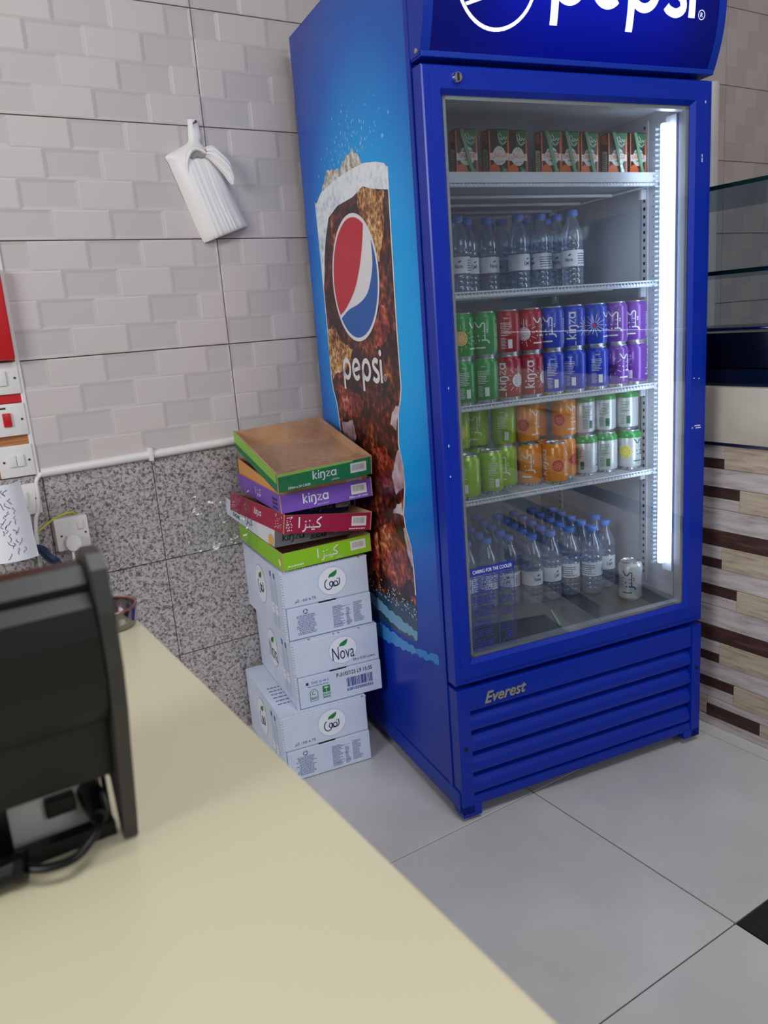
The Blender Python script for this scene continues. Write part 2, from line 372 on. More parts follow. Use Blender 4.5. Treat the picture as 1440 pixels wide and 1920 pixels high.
m_slab = ramp_noise(M('beige_stone', rough=.3), [(.35, (190, 182, 168)), (.65, (206, 198, 184))], nscale=6, detail=5)
MB().bbox((-.012, -1.42, .866), (.64, .70, 1.018), m_slab, .003).build('worktop', sc, True)
m_steel = M('brushed_steel', (150, 155, 158), .28, 1.)
m_dsteel = M('dark_mirror_steel', (96, 106, 114), .25, 1.)
MB().box((-.006, -1.42, .857), (.0, .70, .867), m_steel).build('edge_strip', sc)
dc = thing('display_case', 'steel and tinted glass display case on the serving counter', 'display case', (1.0, -1.2, 1.018))
MB().bbox((0, -1.35, 0), (.58, .68, .046), M('navy_tinted_base', (22, 34, 66), .12, .6), .002).build('base', dc, True)
MB().bbox((.006, -1.35, .048), (.57, .68, .142), m_dsteel, .004).build('steel_tray', dc, True)
MB().tube([(.004, -1.35, .152), (.004, .68, .152)], .006, M('chrome', (225, 228, 230), .08, 1.), 10).build('front_rail', dc, True)
g_pane = see_through('tinted_glass', (226, 234, 238), .02, .04, .3, (200, 210, 215))
g_edge = M('green_glass_edge', (14, 44, 40), .15)
MB().box((.0, -1.35, .158), (.006, .68, .510), g_pane).build('front_pane', dc)
for z in (.295, .512):
    s_ = MB().box((.012, -1.34, z), (.5, .66, z+.009), g_pane).build('glass_shelf', dc)
    MB().box((.0075, -1.34, z-.001), (.0115, .66, z+.010), g_edge).build('shelf_edge', s_)

# ------------------------------------------------------------------ front counter
m_cream = ramp_noise(M('cream_laminate', rough=.33), [(.3, (204, 195, 163)), (.7, (211, 203, 172))], nscale=2, detail=2)
fc = thing('front_counter', 'cream-yellow laminate counter in the foreground', 'counter', (-1.2, -2.0, 0))
MB().bbox((-.75, -.9, .862), (.484, .752, .9), m_cream, .003).build('worktop', fc, True)
MB().box((-.72, -.88, 0), (.45, .72, .862), M('cream_panel', (196, 188, 160), .5)).build('body', fc)

# ------------------------------------------------------------------ the drinks cooler (local axes: u along the front, v to the back, z up)
TH_F = -.1533; FO = Vector((.1046, -.8627, 0)); W, D, HT = .7873, .80, 2.062
def fw(u, v, z): return Vector((FO.x+math.cos(TH_F)*u-math.sin(TH_F)*v, FO.y+math.sin(TH_F)*u+math.cos(TH_F)*v, z))
m_blue = M('blue_enamel', (0, 40, 160), .32, spec=.35)
m_blue2 = M('blue_enamel_satin', (0, 46, 160), .4, spec=.35)
m_gap = M('black_rubber', (8, 8, 12), .7)
m_liner = M('pale_grey_liner', (196, 200, 208), .35)
m_rack = M('white_coated_wire', (214, 220, 228), .3)
m_pan = M('grey_steel_pan', (120, 122, 124), .3, .7)
m_chip = M('chipped_paint', (190, 200, 220), .6)
cool = thing('drinks_cooler', 'tall blue glass-door drinks cooler with a cola glass printed on its side', 'cooler', tuple(FO), (0, 0, TH_F))
UL, UR, VB, ZF, ZC = .035, .757, .72, .435, 1.735
cab = MB()
cab.box((0, .05, .045), (UL, D, HT), m_blue2); cab.box((UR, .05, .045), (W, D, HT), m_blue2)
cab.box((UL, VB, .045), (UR, D, HT), m_blue2); cab.box((UL, .05, .30), (UR, VB, ZF-.01), m_blue2); cab.box((UL, .05, ZC+.01), (UR, VB, HT), m_blue2)
cab.build('cabinet', cool)
ln = MB()
ln.box((UL, .046, ZF), (UL+.004, VB, ZC), m_liner); ln.box((UR-.004, .046, ZF), (UR, VB, ZC), m_liner)
ln.box((UL, VB-.004, ZF), (UR, VB, ZC), m_liner); ln.box((UL, .046, ZC-.004), (UR, VB, ZC+.01), m_liner)
ln.build('liner', cool)
MB().box((UL+.004, .05, ZF-.01), (UR-.004, VB-.004, ZF), m_pan).build('floor_pan', cool)
MB().box((.006, .043, .378), (W-.006, .05, 1.765), m_gap).build('door_seal', cool) if False else None
sl = MB()   # rubber seal ring
for a, b in (((.008, .042, .385), (.05, .05, 1.757)), ((.735, .042, .385), (W-.008, .05, 1.757)), ((.05, .042, .385), (.735, .05, .432)), ((.05, .042, 1.715), (.735, .05, 1.757))): sl.box(a, b, m_gap)
sl.build('door_seal', cool)
# --- printed side panel
def print_blue():
    m = M('side_print_blue', rough=.3, spec=.25); n, l, b = nodes(m)
    tc = n.new('ShaderNodeTexCoord'); sp = n.new('ShaderNodeSeparateXYZ'); l.new(tc.outputs['Object'], sp.inputs[0])
    def math_(op, a, bb=None, c=None):
        q = n.new('ShaderNodeMath'); q.operation = op
        for k, x in enumerate((a, bb, c)):
            if x is None: continue
            if isinstance(x, (int, float)): q.inputs[k].default_value = x
            else: l.new(x, q.inputs[k])
        return q.outputs[0]
    dv = math_('MULTIPLY', math_('SUBTRACT', sp.outputs['Y'], .36), 1.9); dz = math_('MULTIPLY', math_('SUBTRACT', sp.outputs['Z'], 1.25), 1.25)
    d = math_('SQRT', math_('ADD', math_('MULTIPLY', dv, dv), math_('MULTIPLY', dz, dz)))
    rp = n.new('ShaderNodeValToRGB'); e = rp.color_ramp.elements; e.new(.5); e.new(.5)
    for k, (p, c) in enumerate([(.15, (0, 190, 252)), (.5, (0, 164, 242)), (.85, (12, 98, 196)), (1.15, (40, 68, 160))]): e[k].position = min(p/1.2, 1); e[k].color = lin(c)
    l.new(math_('DIVIDE', d, 1.2), rp.inputs[0])
    rp2 = n.new('ShaderNodeValToRGB'); e = rp2.color_ramp.elements; e[0].position = .17; e[0].color = (1, 1, 1, 1); e[1].position = .36; e[1].color = (0, 0, 0, 1)
    l.new(math_('DIVIDE', sp.outputs['Z'], 2), rp2.inputs[0])
    mx = n.new('ShaderNodeMix'); mx.data_type = 'RGBA'; l.new(rp2.outputs[0], mx.inputs[0]); l.new(rp.outputs[0], mx.inputs[6]); mx.inputs[7].default_value = lin((14, 46, 160))
    l.new(mx.outputs[2], b.inputs['Base Color']); return m
m_side = print_blue()
side = MB().box((-.0012, .06, .085), (-.0002, D-.004, HT-.004), m_side).build('side_panel', cool, label='side panel printed with a glass of cola on blue')
MB().box((-.003, .045, .045), (0, .062, HT), m_blue2).build('corner_strip', cool)
MB().bbox((-.004, .01, .03), (.02, D, .083), m_blue2, .003).build('base_rail', cool)
def cola_mat(nm, stops, sc=55.):
    m = M(nm, rough=.3); n, l, b = nodes(m)
    tc = n.new('ShaderNodeTexCoord'); v = n.new('ShaderNodeTexVoronoi'); v.inputs['Scale'].default_value = sc; v.inputs['Randomness'].default_value = 1
    nz = n.new('ShaderNodeTexNoise'); nz.inputs['Scale'].default_value = 9.; nz.inputs['Detail'].default_value = 9; nz.inputs['Roughness'].default_value = .72
    l.new(tc.outputs['Object'], v.inputs['Vector']); l.new(tc.outputs['Object'], nz.inputs['Vector'])
    q = n.new('ShaderNodeMath'); q.operation = 'MULTIPLY_ADD'; l.new(v.outputs['Distance'], q.inputs[0]); q.inputs[1].default_value = .28; l.new(nz.outputs['Fac'], q.inputs[2])
    rp = n.new('ShaderNodeValToRGB'); e = rp.color_ramp.elements
    while len(e) < len(stops): e.new(.5)
    for k, (p, c) in enumerate(stops): e[k].position = p; e[k].color = lin(c)
    l.new(q.outputs[0], rp.inputs[0]); l.new(rp.outputs[0], b.inputs['Base Color']); return m
m_cola = cola_mat('print_cola', [(.54, (30, 16, 14)), (.66, (66, 26, 20)), (.75, (112, 46, 30)), (.83, (176, 92, 54)), (.92, (224, 168, 120))])
m_gold = cola_mat('print_gold_fizz', [(.46, (58, 28, 18)), (.6, (136, 82, 36)), (.7, (198, 144, 74)), (.84, (240, 220, 180))], 90)
m_foam = cola_mat('print_foam', [(.4, (150, 160, 172)), (.55, (206, 218, 228)), (.7, (236, 244, 248))], 60)
m_redice = cola_mat('print_red_ice', [(.46, (56, 20, 16)), (.62, (118, 36, 26)), (.76, (186, 84, 58)), (.88, (236, 180, 150))], 70)
m_dark = M('print_dark_cola', (34, 20, 20), .3)
m_ice = ramp_noise(M('print_ice_highlight', rough=.3), [(.32, (128, 84, 84)), (.5, (186, 160, 168)), (.66, (214, 204, 214))], nscale=14, detail=5)
m_icew = ramp_noise(M('print_ice_cube', rough=.3), [(.38, (150, 140, 120)), (.55, (214, 210, 196)), (.7, (236, 240, 240))], nscale=60, detail=4)
m_pw = M('print_white', (232, 232, 236), .3); m_pr = M('print_red', (198, 34, 50), .3); m_pb = M('print_blue_disc', (14, 92, 178), .3)
def SD(vf, off, mat, name, tri=True):
    vs, fs = vf; b = MB().add([(-.0012-off, .444-x, z) for x, z in vs], fs, mat); return b.build(name, side)
def poly(p): return list(p), [list(range(len(p)))]
def rough(p, amp=.005, n=7, seed=1):
    """polygon with a ragged printed edge"""
    rnd = random.Random(seed+len(p)); out = []
    for a, b in zip(p, p[1:]+p[:1]):
        L = math.hypot(b[0]-a[0], b[1]-a[1]); k = max(2, int(L/.012)); nx, ny = -(b[1]-a[1])/L, (b[0]-a[0])/L
        for i in range(k):
            t = i/k; j = amp*(rnd.random()-.5)*2 if i else amp*.3*(rnd.random()-.5); out.append((a[0]+(b[0]-a[0])*t+nx*j, a[1]+(b[1]-a[1])*t+ny*j))
    return out, [list(range(len(out)))]
right = [(.253, 1.601), (.248, 1.45), (.244, 1.24), (.246, 1.10), (.238, 1.07), (.218, 1.03), (.207, .953), (.227, .89), (.226, .842), (.208, .77), (.215, .733), (.24, .69), (.247, .627), (.249, .562)]
left = [(-x, z) for x, z in right]
rim = [(.236, 1.613), (.189, 1.625), (.12, 1.636), (.031, 1.638), (-.09, 1.634), (-.202, 1.619)]
liq = right[::-1] + rim + left
low = [(-.249, .520), (-.12, .505), (0, .498), (.12, .508), (.249, .53)]
base_gl = [(.249, .562), (.247, .438), (.233, .42), (.1, .408), (-.1, .408), (-.233, .42), (-.247, .438), (-.249, .562)]
SD(poly(base_gl), .0003, M('print_glass_base', (40, 66, 92), .25), 'printed_glass_base')
SD(poly(low+right[::-1]+rim+left), .0004, m_cola, 'printed_glass')
SD(merge(ribbon(left[:-1], .006), ribbon(right, .006)), .0006, m_pw, 'printed_glass_outline')
SD(poly([(-.252, 1.595)]+[(-.202, 1.619), (-.09, 1.634), (.031, 1.638), (.12, 1.636), (.189, 1.625), (.236, 1.613), (.253, 1.6), (.249, 1.553), (.15, 1.572), (.10, 1.586), (.03, 1.572), (-.08, 1.568), (-.155, 1.548), (-.19, 1.50), (-.215, 1.45), (-.228, 1.40), (-.246, 1.36)]), .0008, m_foam, 'printed_foam')
SD(rough([(-.035, 1.656), (.006, 1.676), (.053, 1.681), (.083, 1.664), (.11, 1.634), (.0, 1.60), (-.06, 1.63)]), .0005, m_icew, 'printed_ice')
SD(rough([(-.202, 1.619), (-.14, 1.668), (-.10, 1.665), (-.047, 1.657), (-.05, 1.62), (-.15, 1.60)]), .0005, m_icew, 'printed_ice')
SD(rough([(.06, 1.58), (.10, 1.586), (.15, 1.572), (.225, 1.555), (.21, 1.47), (.17, 1.40), (.13, 1.42), (.06, 1.52)]), .0007, m_gold, 'printed_fizz')
SD(rough([(-.246, 1.24), (-.19, 1.26), (-.13, 1.21), (-.05, 1.19), (-.12, 1.13), (-.2, 1.12), (-.246, 1.10)]), .0007, m_gold, 'printed_fizz')
SD(rough([(.10, 1.245), (.16, 1.30), (.20, 1.29), (.205, 1.23), (.15, 1.20), (.09, 1.19)]), .0007, m_redice, 'printed_ice')
SD(rough([(-.19, 1.09), (-.05, 1.07), (.0, 1.05), (-.04, 1.0), (-.12, 1.0), (-.2, 1.03)]), .0007, m_redice, 'printed_ice')
SD(rough([(.02, .92), (.12, .94), (.2, .88), (.19, .84), (.1, .82), (.03, .85)]), .0007, m_redice, 'printed_ice')
SD(rough([(.04, .70), (.13, .74), (.2, .68), (.23, .60), (.15, .55), (.05, .56)]), .0007, m_redice, 'printed_ice')
SD(rough([(-.03, .66), (.02, .68), (.02, .56), (-.04, .55)]), .0007, m_redice, 'printed_ice')
for p in ([(-.19, .975), (-.10, .99), (-.08, .945), (-.12, .90), (-.186, .95)], [(.205, 1.05), (.235, 1.055), (.215, 1.025), (.20, .985), (.165, 1.0), (.18, 1.03)], [(.19, .925), (.208, .94), (.205, .955), (.23, .885), (.226, .842), (.17, .815), (.15, .86)], [(.14, .76), (.205, .765), (.2, .80), (.17, .79)], [(.2, .73), (.215, .733), (.24, .69), (.246, .63), (.22, .66)]):
    SD(rough(p, .003), .0009, m_ice, 'printed_ice_highlight')
rndd = random.Random(5)
SD(merge(*[disc(.249-.5*rndd.random(), .49+.05*rndd.random()**2, .0012+.002*rndd.random(), 6) for _ in range(140)]), .0009, m_pw, 'printed_bubbles')['kind'] = 'stuff'
SD(rough([(-.24, .455), (-.05, .44), (.1, .425), (.24, .43), (.245, .455), (.1, .46), (-.1, .48), (-.24, .50)]), .0008, M('print_pale_blue', (110, 160, 190), .25), 'printed_glass_shine')
SD(rough([(-.24, .37), (-.02, .395), (.13, .40), (.225, .40), (.235, .385), (.1, .36), (-.1, .34), (-.24, .33)]), .0003, M('print_sky_blue', (60, 140, 205), .25), 'printed_reflection')
SD(rough([(.225, .40), (.36, .43), (.36, .405), (.24, .385)]), .0003, M('print_cyan', (20, 128, 205), .25), 'printed_reflection')
drp = []
for _ in range(190):
    x, z = rndd.gauss(.05, .10), 1.66+abs(rndd.gauss(0, .055)); r = .0009+.0022*rndd.random()**2
    drp.append(disc(x, z, r, 6, r*1.6))
SD(merge(*drp), .0004, M('print_splash', (150, 205, 235), .3), 'printed_droplets')['kind'] = 'stuff'
def globe(b, R, fn, white=m_pw, red=m_pr, blue=m_pb, fill=True, step=.0004):
    """round badge: white disc, red upper and blue lower field; fn(x, y, lift) -> point"""
    k = R/.163; ri = .153
    re = smooth_path([(.086, .1265), (.071, .0805), (.042, .0255), (-.005, -.0295), (-.076, -.0725), (-.124, -.0895)], 5)
    be = smooth_path([(-.117, -.0985), (-.055, -.0775), (.017, -.0655), (.079, -.0435), (.114, -.0045), (.129, .0345), (.128, .0835)], 5)
    a0 = math.degrees(math.atan2(re[0][1], re[0][0])); a1 = math.degrees(math.atan2(re[-1][1], re[-1][0]))+360
    rp_ = arc(0, 0, ri, ri, a0, a1, 26)+re[::-1]
    b0 = math.degrees(math.atan2(be[0][1], be[0][0])); b1 = math.degrees(math.atan2(be[-1][1], be[-1][0]))
    if b0 > 0: b0 -= 360
    bp_ = be[::-1]+arc(0, 0, ri, ri, b0, b1, 26)
    for pts, mt, lift in ((arc(0, 0, .163, .163, 0, 360, 48)[:-1], white, 0), (rp_, red, step), (bp_, blue, step)):
        b.add([fn(x*k, y*k, lift) for x, y in pts], [list(range(len(pts)))], mt)
gb = MB(); globe(gb, .163, lambda x, y, lf: (-.0012-.0012-lf, .444-x, 1.3735+y)); gb.build('printed_globe', side)
SD(xf(cola_word(), .0625, .0, 1.104), .0014, m_pw, 'printed_wordmark')
SD(merge(ribbon(arc(.155, 1.118, .008, .008, 0, 360, 14)[:-1], .0015, True), xf(text2d('R', .006), 1, .155, 1.118)), .0014, m_pw, 'printed_trademark')

# --- door
dm = MB(); dz0, dz1, ou0, ou1, oz0, oz1 = .378, 1.762, .049, .722, .440, 1.706
rings = [(0, W, dz0, dz1, .042), (0, W, dz0, dz1, .003), (.003, W-.003, dz0+.003, dz1-.003, 0), (.014, W-.014, dz0+.014, dz1-.014, 0), (.016, W-.016, dz0+.016, dz1-.016, -.004), (ou0-.010, ou1+.010, oz0-.010, oz1+.010, -.004), (ou0, ou1, oz0, oz1, .006), (ou0, ou1, oz0, oz1, .042)]
vs = []; fs = []
for a, b, c, d, v in rings: vs += [(a, v, c), (b, v, c), (b, v, d), (a, v, d)]
for k in range(len(rings)-1):
    for e in range(4): fs.append((4*k+e, 4*k+(e+1) % 4, 4*k+4+(e+1) % 4, 4*k+4+e))
door = dm.add(vs, fs, m_blue).build('door', cool)
recalc(door)
gk = MB(); m_alu = M('silver_spacer', (188, 192, 196), .35, .6)
for a, b in (((ou0, .009, oz0), (ou0+.008, .030, oz1)), ((ou1-.009, .009, oz0), (ou1, .030, oz1)), ((ou0, .009, oz0), (ou1, .030, oz0+.008)), ((ou0, .009, oz1-.008), (ou1, .030, oz1))): gk.box(a, b, m_alu)
gk.build('spacer_bar', door)
g_door = see_through('door_glass', (240, 243, 245), .015, .018, .4)
MB().box((ou0, .006, oz0), (ou1, .0085, oz1), g_door).build('glass_pane', door)
lk = MB().lathe([(.011, 0), (.011, .006), (.009, .010), (.004, .010)], M('chrome', (225, 228, 230), .08, 1.), 16).build('lock', door, True, loc=(.078, -.004, 1.736), rot=(PI/2, 0, 0))
MB().box((-.0025, -.0075, .0101), (.0025, .0075, .0106), m_gap).build('keyhole', lk)
cp = MB(); rc = random.Random(11)
for u, z, w_, h_ in ((.744, .93, .020, .003), (.748, .924, .018, .003), (.735, .925, .004, .004), (.752, 1.59, .003, .006), (.752, 1.578, .003, .010), (.738, 1.055, .004, .002), (.755, 1.053, .004, .002), (.76, 1.71, .003, .006), (.012, .97, .003, .006), (.012, .9, .003, .004), (.02, 1.1, .002, .005)):
    cp.box((u, -.0045, z), (u+w_, -.0038, z+h_), m_chip)
cp.build('paint_chips', door, kind='stuff')
# care notice stuck on the glass
st = MB(); m_ink = M('sticker_blue', (28, 52, 160), .5); v_s = .0055
def ST(vf, mat=m_ink): st.add([(x, v_s, z) for x, z in vf[0]], vf[1], mat)
ST(rect(.058, .648, .18, .668))
for r_ in (rect(.058, .456, .0595, .668), rect(.1785, .456, .18, .668), rect(.058, .456, .18, .4575), rect(.058, .623, .18, .6245), rect(.132, .456, .1332, .624)): ST(r_)
ST(textlines(.063, .628, .176, .646, 4, .45, 1)); ST(textlines(.063, .60, .128, .621, 4, .45, 2)); ST(textlines(.063, .574, .128, .597, 4, .45, 3)); ST(textlines(.063, .542, .128, .570, 5, .4, 4)); ST(textlines(.063, .515, .128, .536, 4, .4, 5)); ST(textlines(.063, .49, .128, .511, 4, .4, 6)); ST(textlines(.063, .462, .128, .486, 4, .4, 7))
for zc in (.606, .575, .543):
    ST(ribbon([(.138, zc-.010), (.138, zc+.010), (.150, zc+.010), (.150, zc-.010)], .001, True)); ST(ribbon([(.137, zc-.009), (.151, zc+.009)], .001)); ST(textlines(.154, zc-.009, .175, zc+.009, 5, .4, int(zc*1000)))
ST(ribbon([(.138, .495), (.138, .513), (.172, .513), (.172, .495)], .001, True)); ST(ribbon([(.138, .495), (.172, .513)], .0012)); ST(ribbon([(.138, .513), (.172, .495)], .0012))
ST(ribbon([(.140, .464), (.150, .474), (.150, .487), (.170, .487), (.170, .470), (.156, .470)], .0016)); ST(rect(.156, .474, .166, .483))
tx = text2d('CARING FOR THE COOLER', .11, .009, .01)
st.add([(.119+x, v_s-.0004, .658+z) for x, z in tx[0]], tx[1], m_pw)
st.build('care_notice', door, label='blue and clear care notice with fine print, lower left of glass')

# --- kick panel with louvers
kp = MB()
kp.bbox((0, 0, .02), (.035, .05, .366), m_blue, .002); kp.bbox((W-.032, 0, .02), (W, .05, .366), m_blue, .002)
kp.bbox((.035, .003, .302), (W-.032, .05, .364), m_blue, .003); kp.bbox((.035, .002, .040), (W-.032, .05, .066), m_blue, .002)
kp.box((.03, .038, .05), (W-.03, .05, .31), m_gap); kp.bbox((.0, .0, .012), (.055, .05, .045), m_blue, .002); kp.bbox((W-.058, 0, .02), (W, .05, .045), m_blue, .002)
kick = kp.build('kick_panel', cool)
for k in range(4):
    z1 = .300-k*.0585; z0 = z1-.0555
    pr = [(.040, z1-.004), (.030, z1-.006), (.016, z1-.014), (.006, z1-.027), (.003, z1-.042), (.006, z0+.003), (.016, z0-.002), (.040, z0+.004)]
    MB().prism(pr, lambda v, z, t: (t, v, z), .036, W-.033, m_blue).build('louver', kick, True)
for u, z in ((.018, .205), (W-.014, .235)): MB().lathe([(.005, 0), (.005, .002), (.002, .003)], m_gap, 10).build('screw', kick, loc=(u, 0, z), rot=(PI/2, 0, 0))
bd = MB(); tx = text2d('Everest', .122, .030, .012, .35)
m_badge = M('aged_chrome', (176, 172, 162), .45, .6)
for off in (0, .0035):
    bd.add([(.139+x, .0025-off, .330+z+x*.02) for x, z in tx[0]], tx[1], m_badge)
n0 = len(tx[0])
edges = {}
for f in tx[1]:
    for a, b in zip(f, f[1:]+f[:1]): edges[(min(a, b), max(a, b))] = edges.get((min(a, b), max(a, b)), 0)+1
for (a, b), c in edges.items():
    if c == 1: bd.f.append([a, b, n0+b, n0+a]); bd.m.append(0)
bd.build('badge', kick, label='aged chrome script lettering')
for u, v in ((.06, .09), (W-.06, .09), (.06, D-.08), (W-.06, D-.08)): MB().lathe([(.02, 0), (.02, .01), (.008, .012), (.008, .046)], m_gap, 14).build('foot', cool, loc=(u, v, 0))
MB().box((UL, .1, .046), (UR, D, .06), m_gap).build('underside', cool)

# --- header light box
def hv(z): return -.034+.034*((z-1.93)/.145)**2
hm = bpy.data.materials.new('translucent_blue_sign'); hm.use_nodes = True; MATS['hs'] = hm
n, l, b = nodes(hm); b.inputs['Base Color'].default_value = lin((4, 20, 120)); b.inputs['Roughness'].default_value = .25
tr_ = n.new('ShaderNodeBsdfTranslucent'); tr_.inputs[0].default_value = lin((4, 34, 235)); mx = n.new('ShaderNodeMixShader'); mx.inputs[0].default_value = .5
l.new(b.outputs[0], mx.inputs[1]); l.new(tr_.outputs[0], mx.inputs[2]); l.new(mx.outputs[0], n['Material Output'].inputs['Surface'])
hb = MB(); Z0, Z1 = 1.786, 2.074
hb.grid(1, 24, lambda s, t: (.02+s*(W-.04), hv(Z0+t*(Z1-Z0)), Z0+t*(Z1-Z0)), hm)
head = hb.build('header_sign', cool, True, label='backlit curved header sign with white lettering')
for u0, u1 in ((-.002, .02), (W-.02, W+.002)):
    pr = [(.056, Z0-.008), (.003, Z0-.008)]+[(hv(Z0+t*(Z1-Z0)/16)-.002, Z0+t*(Z1-Z0)/16) for t in range(17)]+[(.056, Z1+.006)]
    MB().prism(pr, lambda v, z, t: (t, v, z), u0, u1, m_blue2).build('end_cap', head)
MB().bbox((0, -.002, Z0-.012), (W, .056, Z0), m_blue2, .002).build('bottom_trim', head); MB().bbox((0, -.002, Z1), (W, .056, Z1+.012), m_blue2, .002).build('top_trim', head)
m_tube = M('sign_tube', (255, 255, 255), .5, emit=(255, 255, 255), estr=4.)
MB().tube([(.16, .035, 1.93), (.66, .035, 1.93)], .012, m_tube, 10).build('sign_lamp', head)
m_sw = M('backlit_white', (235, 240, 245), .3, emit=(225, 238, 255), estr=.75)
m_srr = M('backlit_red', (200, 30, 50), .3, emit=(200, 30, 50), estr=.5)
m_sbb = M('backlit_blue', (8, 28, 150), .3, emit=(6, 30, 190), estr=.25)
def HP(x, y, lf): return (x, hv(y)-.0012-lf, y)
def hsplit(vf, step=.012):
    """cut a flat outline into strips so that it follows the curved sign"""
    bm = bmesh.new(); vv = [bm.verts.new((x, 0, y)) for x, y in vf[0]]
    for f in vf[1]:
        try: bm.faces.new([vv[i] for i in f])
        except ValueError: pass
    ys = [p[1] for p in vf[0]]; y = min(ys)+step
    while y < max(ys):
        bmesh.ops.bisect_plane(bm, geom=bm.verts[:]+bm.edges[:]+bm.faces[:], plane_co=(0, 0, y), plane_no=(0, 0, 1)); y += step
    bm.verts.index_update(); r_ = [(v.co.x, v.co.z) for v in bm.verts], [[v.index for v in f.verts] for f in bm.faces]; bm.free(); return r_
wm = hsplit(xf(cola_word(), .0885, .4975, 1.880)); MB().add([HP(x, y, .0) for x, y in wm[0]], wm[1], m_sw).build('wordmark', head)
ring = hsplit(ribbon(arc(.165, 1.921, .094, .094, 0, 360, 48)[:-1], .007, True)); MB().add([HP(x, y, 0) for x, y in ring[0]], ring[1], m_sw).build('globe_ring', head)
k_ = .098/.163
for pts, mt in (([(.086, .1265), (.071, .0805), (.042, .0255), (-.005, -.0295), (-.076, -.0725), (-.124, -.0895), (-.117, -.0985), (-.055, -.0775), (.017, -.0655), (.079, -.0435), (.114, -.0045), (.129, .0345), (.128, .0835)], m_sw),):
    q_ = hsplit(poly([(.165+x*k_*.97, 1.921+y*k_*.97) for x, y in pts])); MB().add([HP(x, y, .0003) for x, y in q_[0]], q_[1], mt).build('globe_wave', head)
q_ = hsplit(merge(ribbon(arc(.716, 1.888, .0095, .0095, 0, 360, 18)[:-1], .0015, True), xf(text2d('R', .007), 1, .716, 1.888))); MB().add([HP(x, y, 0) for x, y in q_[0]], q_[1], m_sw).build('trademark', head)
MB().lathe([(.005, 0), (.005, .003), (.002, .004)], m_badge, 10).build('screw', head, loc=(-.002, .012, 1.787), rot=(0, -PI/2, 0))

# --- inside: lamp, rails, shelves
lamp = MB().box((.722, .050, .52), (.748, .085, 1.70), m_rack).build('lamp_holder', cool)
MB().bbox((.692, .060, .545), (.723, .074, 1.682), M('cooler_led', (255, 255, 255), .5, emit=(222, 236, 255), estr=10.), .006).build('lamp_tube', lamp, label='glowing white vertical lamp tube')
lr = MB(); m_lens = see_through('lamp_lens', (225, 235, 245), .1, .2, .6)
for k in range(94): lr.box((.672, .068, .55+k*.012), (.6915, .076, .5545+k*.012), m_lens)
lr.build('lens_ribs', lamp, kind='stuff')
for v in (.192, .60):
    for u0, u1 in ((UR-.0075, UR-.004), (UL+.004, UL+.0075)):
        rl = MB().box((u0, v-.011, ZF+.02), (u1, v+.011, ZC-.02), m_liner).build('shelf_rail', cool)
        q_ = MB(); ux = u0-.0006 if u0 > .4 else u1+.0006
        for k in range(62): q_.add([(ux, v-.004, ZF+.04+k*.02), (ux, v+.004, ZF+.04+k*.02), (ux, v+.004, ZF+.048+k*.02), (ux, v-.004, ZF+.048+k*.02)], [(0, 1, 2, 3)], m_gap)
        q_.build('rail_slots', rl, kind='stuff')
SU0, SU1, SV0, SV1 = UL+.015, UR-.014, .14, .69
def shelf(zt, lip):
    b = MB(); zc = zt-.0075
    b.tube([(SU0, SV0, zc), (SU1, SV0, zc)], .0055, m_rack, 10); b.tube([(SU0, SV1, zc), (SU1, SV1, zc)], .0045, m_rack, 8)
    for v in (.30, .44, .58): b.tube([(SU0+.012, v, zc-.001), (SU1-.012, v, zc-.001)], .0045, m_rack, 8)
    for u in (SU0+.012, SU1-.012): b.tube([(u, SV0, zc), (u, SV1, zc)], .0045, m_rack, 8)
    for u in (SU0, SU1):
        for v in (.192, .60): b.bbox((u-.010, v-.006, zc-.03), (u+.010, v+.006, zc-.004), m_rack, .002)
    sh = b.build('shelf', cool, True)
    w_ = MB(); nW = 66
    for k in range(nW):
        u = SU0+.006+(SU1-SU0-.012)*k/(nW-1)
        w_.box((u-.0013, SV0-.004, zt-.003), (u+.0013, SV1, zt), m_rack); w_.box((u-.0013, SV0-.0065, zt-.010), (u+.0013, SV0-.0042, zt), m_rack)
    w_.build('shelf_wires', sh, kind='stuff')
    MB().tube([(SU0, SV0-.007, zt+.002), (SU1+.004, SV0-.007, zt+.002)], .002, m_rack, 8).build('front_wire', sh, True)
    if lip: MB().bbox((SU0, SV0-.010, zt-.004), (SU1+.006, SV0-.006, zt+.020), m_liner, .001).build('price_rail', sh)
ZS = (1.560, 1.308, 1.037, .797)
for k, z in enumerate(ZS): shelf(z, k == 0)

# ------------------------------------------------------------------ drink cans
def face_cam(p): return math.atan2(CAM.y-p[1], CAM.x-p[0])+PI/2
CR, CH = .0328, .113
def wrap(vf, R, step=.006):
    """bend a flat print (x along the girth, y up) round a can or bottle"""
    bm = bmesh.new(); vv = [bm.verts.new((x, y, 0)) for x, y in vf[0]]
    for f in vf[1]:
        try: bm.faces.new([vv[i] for i in f])
        except ValueError: pass
    xs = [p[0] for p in vf[0]]; x = min(xs)+step
    while x < max(xs):
        bmesh.ops.bisect_plane(bm, geom=bm.verts[:]+bm.edges[:]+bm.faces[:], plane_co=(x, 0, 0), plane_no=(1, 0, 0)); x += step
    bm.verts.index_update()
    r = [(R*math.sin(v.co.x/R), -R*math.cos(v.co.x/R), v.co.y) for v in bm.verts], [[v.index for v in f.verts] for f in bm.faces]; bm.free(); return r
m_tin = M('bare_aluminium', (205, 207, 210), .26, .8)
def can_body(col): return MB().lathe([(CR-.0015, .0085), (CR, .012), (CR, CH-.0125), (CR-.0012, CH-.0105), (.0272, CH-.0032)], col, 28, cap=False).mesh('can_body', True)
can_end = MB().lathe([(.004, .0055), (.020, .0045), (.0245, .0), (.0265, .0), (.0285, .0045), (CR-.0015, .0085)], m_tin, 24, cap=True).mesh('can_base', True)
